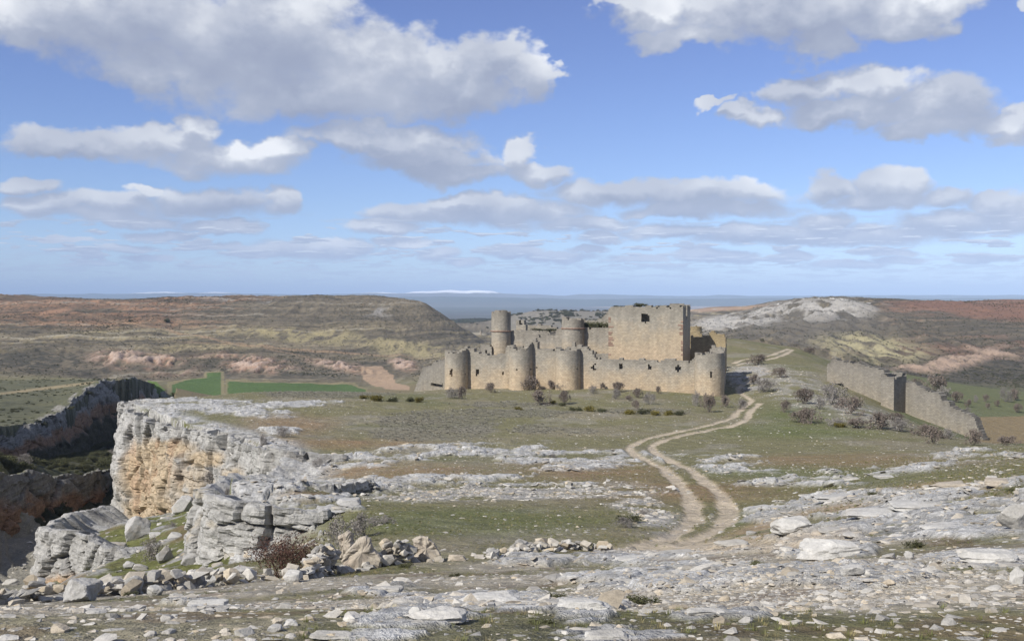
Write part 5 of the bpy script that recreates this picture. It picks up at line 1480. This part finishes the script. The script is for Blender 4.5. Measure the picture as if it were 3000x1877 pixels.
for (kd, sd, short), lst in RANK.items():
    lst.sort(key=lambda q: q[0])
    for r_, (_, o) in enumerate(lst):
        pre = '' if len(lst) == 1 else ORD[min(r_, 11)] + ' '
        o['label'] = f"{pre}{kd} loose stone {sd} the {short}"
def gn_scatter(name, pts, rot, scl, idx, meshes, label, kind_='stuff'):
    """one object that sets stones or tufts on its points"""
    coll = bpy.data.collections.new(name + '_kinds')
    for q, me in enumerate(meshes):
        o = bpy.data.objects.new(f'{name}_kind_{q:02d}', me); coll.objects.link(o)
    me = bpy.data.meshes.new(name)
    me.vertices.add(len(pts)); me.vertices.foreach_set('co', np.asarray(pts, np.float32).ravel())
    a = me.attributes.new('rot', 'FLOAT_VECTOR', 'POINT'); a.data.foreach_set('vector', np.asarray(rot, np.float32).ravel())
    a = me.attributes.new('scl', 'FLOAT_VECTOR', 'POINT'); a.data.foreach_set('vector', np.asarray(scl, np.float32).ravel())
    a = me.attributes.new('idx', 'INT', 'POINT'); a.data.foreach_set('value', np.asarray(idx, np.int32))
    o = put(name, me, kind=kind_, label=label)
    ng = bpy.data.node_groups.new(name, 'GeometryNodeTree')
    ng.interface.new_socket('Geometry', in_out='INPUT', socket_type='NodeSocketGeometry')
    ng.interface.new_socket('Geometry', in_out='OUTPUT', socket_type='NodeSocketGeometry')
    N = ng.nodes; Lk = ng.links
    gi_ = N.new('NodeGroupInput'); go = N.new('NodeGroupOutput')
    ci = N.new('GeometryNodeCollectionInfo'); ci.inputs['Collection'].default_value = coll
    ci.inputs['Separate Children'].default_value = True; ci.inputs['Reset Children'].default_value = True
    ip = N.new('GeometryNodeInstanceOnPoints'); ip.inputs['Pick Instance'].default_value = True
    Lk.new(gi_.outputs[0], ip.inputs['Points']); Lk.new(ci.outputs[0], ip.inputs['Instance'])
    for nm, ty, sk in (('idx', 'INT', 'Instance Index'), ('scl', 'FLOAT_VECTOR', 'Scale'), ('rot', 'FLOAT_VECTOR', 'Rotation')):
        na = N.new('GeometryNodeInputNamedAttribute'); na.data_type = ty; na.inputs['Name'].default_value = nm
        src = na.outputs['Attribute']
        if sk == 'Rotation':
            er = N.new('FunctionNodeEulerToRotation'); Lk.new(src, er.inputs[0]); src = er.outputs[0]
        Lk.new(src, ip.inputs[sk])
    Lk.new(ip.outputs[0], go.inputs[0])
    md = o.modifiers.new('scatter', 'NODES'); md.node_group = ng
    return o
P = np.stack([AL[rest, 0], AL[rest, 1], zz_[rest] - AL[rest, 2] * .03], 1)
sc1 = np.repeat(AL[rest, 2][:, None], 3, 1) * np.array((1, 1, .6))
gn_scatter('gravel', P, rotv[rest], sc1, kind[rest], STONES, 'countless small grey limestone chips and rubble strewn over the turf')

# ---- dry-stone walls: every stone laid on its own
def stone_wall(name, line, hgt, wid, label, seed, nmax, size=(.10, .24), skip=()):
    """line (px,row) along the foot; hgt, wid in metres"""
    rng = np.random.default_rng(seed)
    P = [hit(p, r) for p, r in line]
    root = empty(name, P[0], label, 'wall')
    inv = Matrix.Translation(-root.location)
    Q = np.array([(p.x, p.y) for p in P]); seg = np.linalg.norm(np.diff(Q, axis=0), axis=1); L = np.concatenate([[0], np.cumsum(seg)])
    hs = np.interp(np.linspace(0, 1, 50), np.linspace(0, 1, len(hgt)), hgt)
    items = []
    u = 0
    while u < L[-1]:
        hh = np.interp(u / L[-1], np.linspace(0, 1, 50), hs) * rng.uniform(.75, 1.15)
        z = 0.0
        while z < hh:
            for q in range(2):
                r = size[0] * (size[1] / size[0]) ** (rng.uniform() ** 1.4)
                off = rng.normal(0, wid * .5 * (1.15 - .6 * z / max(hh, .1)))
                items.append((u + rng.uniform(-.12, .12), off, z + rng.uniform(-.03, .05), r))
            z += rng.uniform(.12, .19)
        u += rng.uniform(.16, .26)
    pos = []
    for (u, off, z, r) in items:
        x = np.interp(u, L, Q[:, 0]); y = np.interp(u, L, Q[:, 1])
        k = min(max(np.searchsorted(L, u) - 1, 0), len(seg) - 1)
        dr = (Q[k + 1] - Q[k]) / seg[k]; x += -dr[1] * off; y += dr[0] * off
        pxx = 1500 + FPX * x / y
        if z > .12 and any(s0 < pxx < s1 for s0, s1 in skip): continue
        pos.append((x, y, ground_z(x, y) + z + r * .1, r, math.atan2(dr[1], dr[0])))
    pos.sort(key=lambda p: -p[3])
    keep_, rest_ = pos[:nmax], pos[nmax:]
    for (x, y, z, r, a) in keep_:
        o = put('stone', STONES[int(rng.integers(0, len(STONES)))], root)
        o.matrix_parent_inverse = inv
        o.location = (x, y, z); o.rotation_euler = (rng.normal(0, .3), rng.normal(0, .3), a + rng.normal(0, .7)); o.scale = (r, r * rng.uniform(.8, 1), r * rng.uniform(.9, 1.3))
    if rest_:
        co, fa, nvv = [], [], 0
        for (x, y, z, r, a) in rest_:
            me = STONES[int(rng.integers(0, len(STONES)))]
            M = Matrix.Translation((x, y, z)) @ Matrix.Rotation(a + rng.normal(0, .8), 4, 'Z') @ Matrix.Rotation(rng.normal(0, .4), 4, 'X') @ Matrix.Scale(r, 4)
            for v in me.vertices: co.append(M @ v.co)
            for f in me.polygons: fa.append([nvv + q for q in f.vertices])
            nvv += len(me.vertices)
        me = bpy.data.meshes.new('rubble'); me.from_pydata(co, [], fa); me.update(); me.materials.append(M_STONE)
        o = put('rubble', me, root, kind='stuff'); o.matrix_parent_inverse = inv
    print(name, len(pos))
stone_wall('dry_stone_wall', [(-60,1772),(60,1765),(150,1758),(300,1748),(430,1735),(540,1722),(640,1712),(760,1700),(870,1690)], [.28,.26,.30,.28,.30,.42,.36,.2,.16], .6, 'tumbled grey dry-stone wall across the lower left', 3, 290, (.10, .26))
stone_wall('dry_stone_wall', [(880,1700),(960,1680),(1040,1668),(1120,1655),(1200,1648),(1280,1642)], [.22,.5,.72,.7,.62,.35], .28, 'low dry-stone wall built between the standing slabs', 4, 280, (.10, .22), [(985, 1112), (1208, 1292)])
stone_wall('dry_stone_wall', [(1400,1632),(1480,1626),(1560,1612),(1640,1606),(1720,1606),(1780,1612)], [.12,.22,.28,.26,.22,.12], .5, 'fallen row of wall stones leading up to the track', 5, 200, (.10, .24))

# ------------------------------------------------------------------ bushes and scrub
def mat_twig(name, col, amt=.3):
    m, t, b = new_mat(name)
    oi = t.new('ShaderNodeObjectInfo'); geo = t.new('ShaderNodeNewGeometry')
    n = t.noise(geo.outputs['Position'], 6.0, 3, .6)
    v = t.math('MULTIPLY', t.maprange(oi.outputs['Random'], 0, 1, 1 - amt, 1 + amt), t.maprange(n, .3, .7, .75, 1.25))
    vc = t.new('ShaderNodeCombineXYZ')
    for i in range(3): t.l.new(v, vc.inputs[i])
    t.l.new(t.mix(1.0, col, vc.outputs[0], 'MULTIPLY'), b.inputs['Base Color'])
    return m
M_TWIG = mat_twig('bare_grey_brown_twigs', (.158, .132, .112), .18)
M_TWIGG = mat_twig('bare_grey_twigs', (.20, .185, .17), .2)
M_TWIGR = mat_twig('reddish_twigs', (.105, .062, .050), .2)
M_LEAF = mat_twig('small_red_brown_leaves', (.115, .066, .050), .3)
M_GREEN = mat_twig('dark_green_shrub_leaves', (.072, .074, .038), .3)
M_GORSE = mat_twig('yellow_green_shrub_leaves', (.135, .115, .03), .3)
M_HEATH = mat_twig('grey_dwarf_scrub', (.245, .235, .195), .25)
M_GRASS = mat_twig('short_turf_grass', (.125, .135, .05), .35)
M_DRYG = mat_twig('dry_turf_grass', (.22, .19, .10), .35)
def twig_mesh(name, seed, nstem=9, levels=4, thick=.018, spread=.55, height=1.0, wid=1.0, fan=3):
    """a leafless shrub 1 m high: stems forking into ever finer twigs; returns mesh and the twig tips"""
    rng = np.random.default_rng(seed)
    co, fa, tips = [], [], []
    def seg(a, b, r0, r1):
        d = b - a; d = d / (np.linalg.norm(d) + 1e-9)
        u = np.cross(d, (0.3, .2, .93)); u /= np.linalg.norm(u) + 1e-9; w = np.cross(d, u)
        k = len(co)
        for (p, r) in ((a, r0), (b, r1)):
            for q in range(3):
                an = q * 2.0944
                co.append(p + (u * math.cos(an) + w * math.sin(an)) * r)
        for q in range(3): fa.append((k + q, k + (q + 1) % 3, k + 3 + (q + 1) % 3, k + 3 + q))
    def grow(p, d, ln, r, lev):
        q = p
        for s in range(2):
            d = d + rng.normal(0, .16, 3); d[2] += .03; d /= np.linalg.norm(d)
            n = q + d * ln / 2; seg(q, n, r, r * .75); q = n; r *= .75
        if lev == 0:
            tips.append(q); return
        for k in range(fan + (rng.uniform() < .4)):
            nd = d + rng.normal(0, spread, 3); nd /= np.linalg.norm(nd)
            grow(q if k else q - d * ln * .2, nd, ln * rng.uniform(.55, .8), r * .72, lev - 1)
    for k in range(nstem):
        a = rng.uniform(0, 6.283); d = np.array((math.cos(a) * spread * 1.1, math.sin(a) * spread * 1.1, 1.0)); d /= np.linalg.norm(d)
        grow(np.array((math.cos(a) * .06, math.sin(a) * .06, -.03)), d, .40, thick, levels)
    co = np.array(co); tips = np.array(tips)
    s = np.array((wid / max(np.percentile(np.abs(tips[:, 0]), 95), .1) * .5, wid / max(np.percentile(np.abs(tips[:, 1]), 95), .1) * .5, height / np.percentile(tips[:, 2], 96)))
    co *= s; tips = tips * s
    me = mesh_np(name, co, np.array(fa), smooth=False)
    return me, tips
def leaf_mesh(name, centres, size, n, seed, jitter=.05, flat=False):
    rng = np.random.default_rng(seed)
    c = centres[rng.integers(0, len(centres), n)] + rng.normal(0, jitter, (n, 3))
    a = rng.normal(size=(n, 3)); a /= np.linalg.norm(a, axis=1)[:, None]
    b = np.cross(a, rng.normal(size=(n, 3))); b /= np.linalg.norm(b, axis=1)[:, None]
    s = size * rng.uniform(.6, 1.3, (n, 1))
    co = np.stack([c - a * s, c + b * s * .45, c + a * s, c - b * s * .45], 1).reshape(-1, 3)
    q = np.arange(4 * n).reshape(n, 4)
    return mesh_np(name, co, q, smooth=False)
def join_np(name, meshes):
    b = bmesh.new()
    for m_ in meshes: b.from_mesh(m_)
    me = bpy.data.meshes.new(name); b.to_mesh(me); b.free(); return me
def bush_mesh(seed, nstem, spread, mat, n, size):
    a_, tips = twig_mesh('bush', seed, nstem, 3, .020, spread, 1.0, 1.25)
    rng = np.random.default_rng(seed)
    low = tips * rng.uniform(.45, 1.0, (len(tips), 1)) ** np.array((1, 1, .8))
    fine = leaf_mesh('bush', np.vstack([tips, tips, low]), size, n, seed + 1, .055)
    me = join_np('bush', [a_, fine]); me.materials.append(mat); return me
TW = [bush_mesh(50 + k, 7 + k % 3, .5, M_TWIG, 1900, .05) for k in range(5)]
TWG = [bush_mesh(60 + k, 9, .62, M_TWIGG, 1500, .042) for k in range(3)]
print('bush tris', [len(m.polygons) * 2 for m in TW + TWG])
def dome(n, seed, lumps=7):
    rng = np.random.default_rng(seed)
    c = np.stack([rng.normal(0, .30, lumps), rng.normal(0, .30, lumps), rng.uniform(.15, .6, lumps)], 1)
    p = c[rng.integers(0, lumps, n)] + rng.normal(0, .17, (n, 3))
    p[:, 2] = np.abs(p[:, 2])
    return p
SH = []
for k in range(3):
    me = leaf_mesh('shrub', dome(900, 80 + k), .075, 1500, 80 + k); me.materials.append(M_GREEN); SH.append(me)
GO = []
for k in range(3):
    me = leaf_mesh('shrub', dome(900, 90 + k, 5), .075, 1300, 90 + k); me.materials.append(M_GORSE); GO.append(me)
prng = np.random.default_rng(77)
def plant(name, me, px, row, w, h, label, category, group=None, dmin=4, d=None, dz=0):
    p = hit(px, row, dmin) if d is None else at(px, row, d)
    k = p.y / FPX
    z = ground_z(p.x, p.y) if d is None else p.z
    o = put(name, me, label=label, category=category)
    if group: o['group'] = group
    o.location = (p.x, p.y, z - .02 + dz)
    o.rotation_euler = (0, 0, prng.uniform(0, 6.28))
    sh = h * k * (1.12 if name == 'bush' else 1); sw = w * k / 1.25 * (1.1 if name == 'bush' else 1)
    o.scale = (sw, sw, sh)
    return o
G1, G2, G3, G4 = 'bare bushes on the turf before the castle', 'bare bushes on the slope by the outer wall', 'bushes dotted over the slope past the outer wall', 'bushes among the cliffs'
BUSH = [
 (1327,1166,38,28,'spreading bare bush in front of the leftmost tower',G1),(1353,1170,22,32,'upright bare bush right of the spreading one before the leftmost tower',G1),
 (1437,1150,26,24,'bare bush at the gnawed foot of the front wall',G1),(1502,1140,30,24,'bare bush at the foot of the tower with pointed rim',G1),(1553,1142,44,34,'wide bare bush against the right side of the pointed-rim tower',G1),
 (1615,1140,26,22,'bare bush left of the flanking tower nearest the keep',G1),(1642,1142,26,16,'low bare bush at the foot of the flanking tower nearest the keep',G1),
 (1586,1184,48,36,'largest round bare bush on the turf before the castle middle',G1),(1656,1182,30,34,'upright bare bush right of the largest round one',G1),
 (1738,1154,24,22,'bare bush below the leftmost opening of the long wall',G1),(1766,1140,14,16,'tiny bare bush close under the long front wall',G1),(1812,1148,32,24,'bare bush at the foot of the long wall below the second opening',G1),
 (1806,1170,28,26,'bare bush a little before the long wall',G1),(1870,1165,26,24,'bare bush on the turf right of the wall-foot ones',G1),(1845,1176,20,14,'low bare bush between two taller ones',G1),
 (1905,1186,32,30,'dense bare bush on the turf below the third opening',G1),(1864,1198,20,22,'small upright bare bush nearest the camera in the middle group',G1),(1930,1152,14,18,'thin bare bush under the right part of the long wall',G1),
 (2042,1190,24,38,'tall bare bush just left of the corner tower foot',G1),(2076,1206,36,46,'tallest double bare bush in front of the corner tower',G1),(2126,1192,32,28,'bare bush right of the tall double one',G1),(2166,1196,38,24,'wide low bare bush beside the track below the corner tower',G1),
 (2217,1070,42,26,'bare bush on the green rise behind the corner tower',G2),(2285,1106,32,26,'bare bush above the rubble bank by the upper track',G2),(2243,1146,54,34,'wide bare bush on the rubble right of the corner tower shadow',G2),(2212,1124,30,24,'reddish bare bush beside the bend of the upper track',G2),
 (2358,1182,52,38,'bare bush on the rubble slope left of the outer wall',G2),(2440,1182,74,52,'largest dark bare thicket under the left part of the outer wall',G2),(2490,1214,60,44,'second dark thicket lower right of the largest one',G2),(2300,1208,28,30,'small round bare bush on the green verge right of the track',G2),
 (2405,1198,32,30,'bare bush between the rubble and the large thicket',G2),(2345,1236,50,28,'left half of the wide bush pair on the turf',G2),(2375,1240,46,38,'right half of the wide bush pair on the turf',G2),(2450,1248,54,20,'low grey thicket left of the long row before the outer wall',G2),
 (2520,1255,56,24,'grey bush in the long row before the buttress',G2),(2580,1258,64,40,'tall brown bush in the long row right of the buttress',G2),(2640,1264,60,34,'brown bush right of the tall brown one',G2),(2700,1276,50,28,'brown bush near the right end of the long row',G2),
 (2740,1302,46,44,'dark bare bush standing alone before the lower outer wall',G2),(2790,1286,44,26,'low bush at the right end of the long row',G2),(2856,1302,42,38,'bare bush at the right foot of the outer wall',G2),(2630,1240,40,26,'bush close under the wall right of the buttress',G2),
 (2664,1132,20,18,'bare bush rising behind the outer wall right of the buttress',G3),(2690,1140,26,26,'bush behind the wall left of the dark clump',G3),(2742,1152,52,46,'biggest dark bush clump on the slope past the wall',G3),(2770,1172,40,34,'dark bush at the lower right of the biggest clump',G3),(2806,1178,30,26,'bush right of the dark clump',G3),
 (2838,1192,16,18,'second from the left of the seven small bushes on the far green slope',G3),(2862,1178,14,18,'fourth from the left of the seven small bushes on the far green slope',G3),(2890,1176,16,18,'fifth from the left of the seven small bushes on the far green slope',G3),(2925,1190,14,16,'seventh from the left of the seven small bushes on the far green slope',G3),(2840,1210,12,16,'third from the left of the seven small bushes on the far green slope',G3),(2800,1204,14,14,'first from the left of the seven small bushes on the far green slope',G3),(2896,1196,12,14,'sixth from the left of the seven small bushes on the far green slope',G3),
 (2948,1176,30,34,'tall dark bush on the far slope near the right edge',G3),(2975,1172,30,28,'bush beside the tall dark one near the right edge',G3),(2985,1208,22,22,'round bush low at the right edge',G3),
 (2337,1020,20,12,'small bush on the skyline of the green rise',G2),(2372,1034,26,14,'reddish bush right of the skyline one',G2),(2960,1335,50,26,'grey bush between white rocks at the right edge',G2),
]
for i, (px, row, w, h, lab, grp) in enumerate(BUSH):
    plant('bush', TW[i % 5] if i % 3 else TWG[i % 3 + (i // 3) % 3], px, row, w, h, lab, 'bush', grp, 90)
GBUSH = [
 (828,1282,38,28,'grey bush on the pale rock patch above the cliff'),(765,1328,28,42,'tall grey bush growing at the cliff rim'),(919,1536,44,32,'round grey bush before the layered ledge'),(930,1376,26,22,'small grey bush at the end of the upper rock ledge'),
 (668,1458,22,20,'tuft-like bush on top of the promontory'),(497,1548,28,24,'small grey bush on the green gorge slope'),(436,1636,64,54,'bare open branched bush low on the gorge slope'),
 (1072,1568,64,58,'grey bush behind the big pinkish slab'),(1000,1604,70,80,'tall bare bush behind the narrow slab'),(1110,1536,80,20,'low spreading bush on the hollow rim'),(1625,1340,30,8,'flat bush in the rocks before the plateau'),
 (1830,1545,60,24,'dark low bush beside the stone bank near the track'),(1890,1508,30,16,'small pinkish bush in the stone bank'),(1625,1598,34,16,'low bush at the near edge of the green hollow'),(60,1500,40,20,'bush under the lower dark cliff'),
 (350,1340,60,24,'grey scrub bush in the shaded gorge'),(75,1365,50,30,'grey bush below the upper gorge rim'),(640,1440,80,44,'large grey bush at the foot of the cliff'),
]
for i, (px, row, w, h, lab) in enumerate(GBUSH):
    plant('bush', TWG[i % 3], px, row, w, h, lab, 'bush', G4)
plant('bush', TWG[1], 505, 1352, 56, 58, 'grey bush clinging to the ochre cliff face', 'bush', G4, d=112.5)
# the big reddish bush in the foreground has twigs and the last dry leaves
bp = hit(822, 1688)
kb = bp.y / FPX
root = empty('bush', (bp.x, bp.y, ground_z(bp.x, bp.y)), 'large reddish brown tangled bush behind the low wall', 'bush')
me, tips = twig_mesh('branches', 131, 16, 4, .015, .55, 108 * kb, 205 * kb); me.materials.append(M_TWIGR)
put('branches', me, root)
me = leaf_mesh('leaves', np.vstack([tips, tips * .75]), .028, 4200, 132, .07); me.materials.append(M_LEAF)
put('leaves', me, root)
# green and gorse shrubs
SHRUB = [(1070,1168,30,10,1,'low green-yellow shrub on the far left turf'),(1106,1174,44,16,1,'widest gorse patch left of the castle'),(1150,1176,26,12,0,'dark low shrub right of the widest gorse patch'),(1202,1176,24,12,0,'dark shrub midway to the leftmost tower'),(1226,1178,26,14,1,'gorse shrub nearest the leftmost tower'),
 (1510,1200,28,10,1,'small gorse shrub at the edge of the grey scrub'),(1622,1182,22,10,1,'bright gorse shrub between the two round bushes'),(1650,1186,22,10,0,'dark shrub right of the bright gorse'),(1690,1204,30,12,0,'dark low shrub in the gorse row below the wall'),(1722,1206,36,14,1,'first gorse shrub of the row below the wall'),
 (1760,1208,30,10,0,'dark shrub amid the gorse row'),(1850,1214,40,14,1,'gorse shrub in the middle of the row'),(1884,1212,34,14,0,'dark shrub beside the middle gorse'),(1918,1216,34,12,1,'gorse shrub near the right end of the row'),(1956,1214,34,14,1,'brightest gorse shrub at the right end of the row'),(1990,1216,30,12,0,'dark shrub ending the gorse row'),
 (2466,1252,36,12,1,'yellow gorse under the grey thicket'),(1795,1120,0,0,0,''),(1578,1098,6,6,0,'tiny green shrub on the front wall ledge'),
 (2228,1664,46,22,0,'dark green cushion shrub on the right foreground'),(2690,1600,46,20,0,'grey-green cushion shrub right of the white ledge'),(1635,1758,40,20,0,'dark green cushion on the central ledges'),(1880,1770,80,26,0,'wide dark cushion at the right of the central ledges'),(1580,1822,60,22,0,'cushion shrub below the central ledges'),(1850,1530,50,22,0,'dark tuft at the lower end of the stone bank'),
 (2560,1455,34,12,0,'dark shrub on the rocks right of the track'),(2985,1440,40,16,0,'green shrub under the ochre outcrop'),(370,1745,30,14,0,'small green cushion before the tumbled wall'),(1190,1660,40,12,0,'green tuft before the low wall'),(1330,1690,26,10,0,'small green tuft on the foreground turf')]
for i, (px, row, w, h, kd, lab) in enumerate(SHRUB):
    if w == 0: continue
    me = (GO if kd else SH)[i % 3]
    plant('shrub', me, px, row, w, h * 1.25, lab, 'shrub', 'low green shrubs')
# shrubs rooted in the ruins
for (px, row, w, h, t, lab) in [(1717,960,22,17,14,'leftmost of three green shrubs on the inner wall'),(1735,960,28,15,14,'middle one of three green shrubs on the inner wall'),(1766,960,38,16,14,'largest green shrub on the inner wall beside the keep'),(1873,898,34,10,12,'dome-shaped green shrub on the top of the keep'),(1815,900,30,5,10,'low green growth on the top left of the keep'),(1960,898,50,4,11,'thin green growth along the keep top'),(1600,968,60,6,14,'low green growth on the inner wall top')]:
    c = cpos(px, t); 
    o = plant('shrub', SH[len(lab) % 3], px, row, w, h * 1.3, lab, 'shrub', 'green shrubs rooted in the ruins', d=c[1])
# lone trees on the far hill
for (px, row, w, h, lab) in [(490,944,16,14,'lone dark round tree on the left hillside'),(381,946,10,9,'small dark tree left of the lone round one'),(2700,1105,0,0,'')]:
    if w: plant('tree', SH[0], px, row, w, h, lab, 'tree', None, 500)
# ---- dwarf scrub, turf and far junipers: one mass each
def twig_tuft(name, n, seed, mat, up=.8, ln=.5, wd=.05):
    rng = np.random.default_rng(seed)
    a = rng.uniform(0, 6.283, n); lean = rng.uniform(.1, 1.0, n)
    d = np.stack([np.cos(a) * lean, np.sin(a) * lean, np.full(n, up)], 1); d /= np.linalg.norm(d, axis=1)[:, None]
    b = np.stack([np.cos(a) * .25 * rng.uniform(0, 1, n), np.sin(a) * .25 * rng.uniform(0, 1, n), np.zeros(n) - .02], 1)
    s = np.stack([-np.sin(a), np.cos(a), np.zeros(n)], 1) * wd
    L = (ln * rng.uniform(.5, 1.1, n))[:, None]
    co = np.stack([b - s, b + s, b + d * L], 1).reshape(-1, 3)
    me = mesh_np(name, co, np.arange(3 * n).reshape(n, 3), smooth=False); me.materials.append(mat); return me
TUF = [twig_tuft('tuft', 70, 5 + k, M_HEATH, .7, .8, .035) for k in range(3)]
GRA = [twig_tuft('blade', 26, 15 + k, M_GRASS if k < 3 else M_DRYG, 1.0, .8, .03) for k in range(5)]
def put_scatter(name, S, meshes, label, zs=1.0):
    gi, gj = grid_at(S[:, 0], S[:, 1]); z = GZ2[gi, gj]
    n = len(S)
    rot = np.stack([srng.normal(0, .1, n), srng.normal(0, .1, n), srng.uniform(0, 6.28, n)], 1)
    sc = np.repeat(S[:, 2][:, None], 3, 1) * np.array((1, 1, zs))
    gn_scatter(name, np.stack([S[:, 0], S[:, 1], z - .01], 1), rot, sc, srng.integers(0, len(meshes), n), meshes, label)
    print(name, n)
D1_ = scatter(60000, (-60, 45), (80, 172), .18, .42, lambda i, j: scr[i, j] * .5, 1.2)
put_scatter('dwarf_scrub', D1_, TUF, 'grey dwarf scrub in patches on the plateau turf', .8)
turf = (1 - rockm) * (1 - trk) * (~GIN) * sstep(-.1, .35, fbm2(GX / 3.0, GY / 3.0, 4, 66) + .3 * (1 - fore))
D2_ = scatter(70000, (-16, 16), (4.5, 28), .025, .085, lambda i, j: turf[i, j] * .8, 1.3)
D3_ = scatter(90000, (-34, 40), (22, 75), .06, .17, lambda i, j: turf[i, j] * .6, 1.3)
put_scatter('grass', np.vstack([D2_, D3_]), GRA, 'short green and dry turf grass on the slope')
jm = np.clip(jun * sstep(-.1, .3, fbm2(GX / 25, GY / 40, 3, 97)) + .8 * farw * (GD < 3200) * (GPX > 1100) * (GPX < 1700), 0, 1)
D4_ = scatter(42000, (-300, 420), (950, 3000), 1.6, 4.2, lambda i, j: jm[i, j] * .5, 1.2)
put_scatter('juniper_scrub', D4_, SH, 'dark junipers dotted over the far hills', .8)
hs_ = (hill * (1 - field) * (GD < 1100) * (1 - bluffL) * (1 - bluffR) * sstep(.0, .5, fbm2(GX / 60, GY / 60, 3, 99) + .1))
D5_ = scatter(200000, (-440, 460), (290, 1050), .3, .75, lambda i, j: np.maximum(hs_, .25 * hill * (GD < 1100) * (1 - bluffL) * (1 - bluffR) * (1 - field))[i, j] * .55, 1.8)
put_scatter('heath_scrub', D5_, SH, 'low dark heath bushes speckling the hillsides', .7)
gm = GIN * (GD > 128) * (GPX < 520) * sstep(-.35, .1, n_big + .4 * n_mid)  # scrub massed thickly here to darken the hollow in place of shadow
D6_ = scatter(26000, (-160, -60), (128, 360), .5, 1.5, lambda i, j: gm[i, j] * .55, 1.4)
put_scatter('gorge_shade_scrub', D6_, SH, 'scrub in the gorge hollow on the left, massed to stand for its shade', .8)
lpm = lp * sstep(.0, .4, n_mid + .3 * n_big)
D7_ = scatter(26000, (-230, -80), (180, 430), .25, .7, lambda i, j: lpm[i, j] * .3, 1.4)
put_scatter('plateau_scrub', D7_, SH, 'dark low scrub on the slope past the gorge', .7)
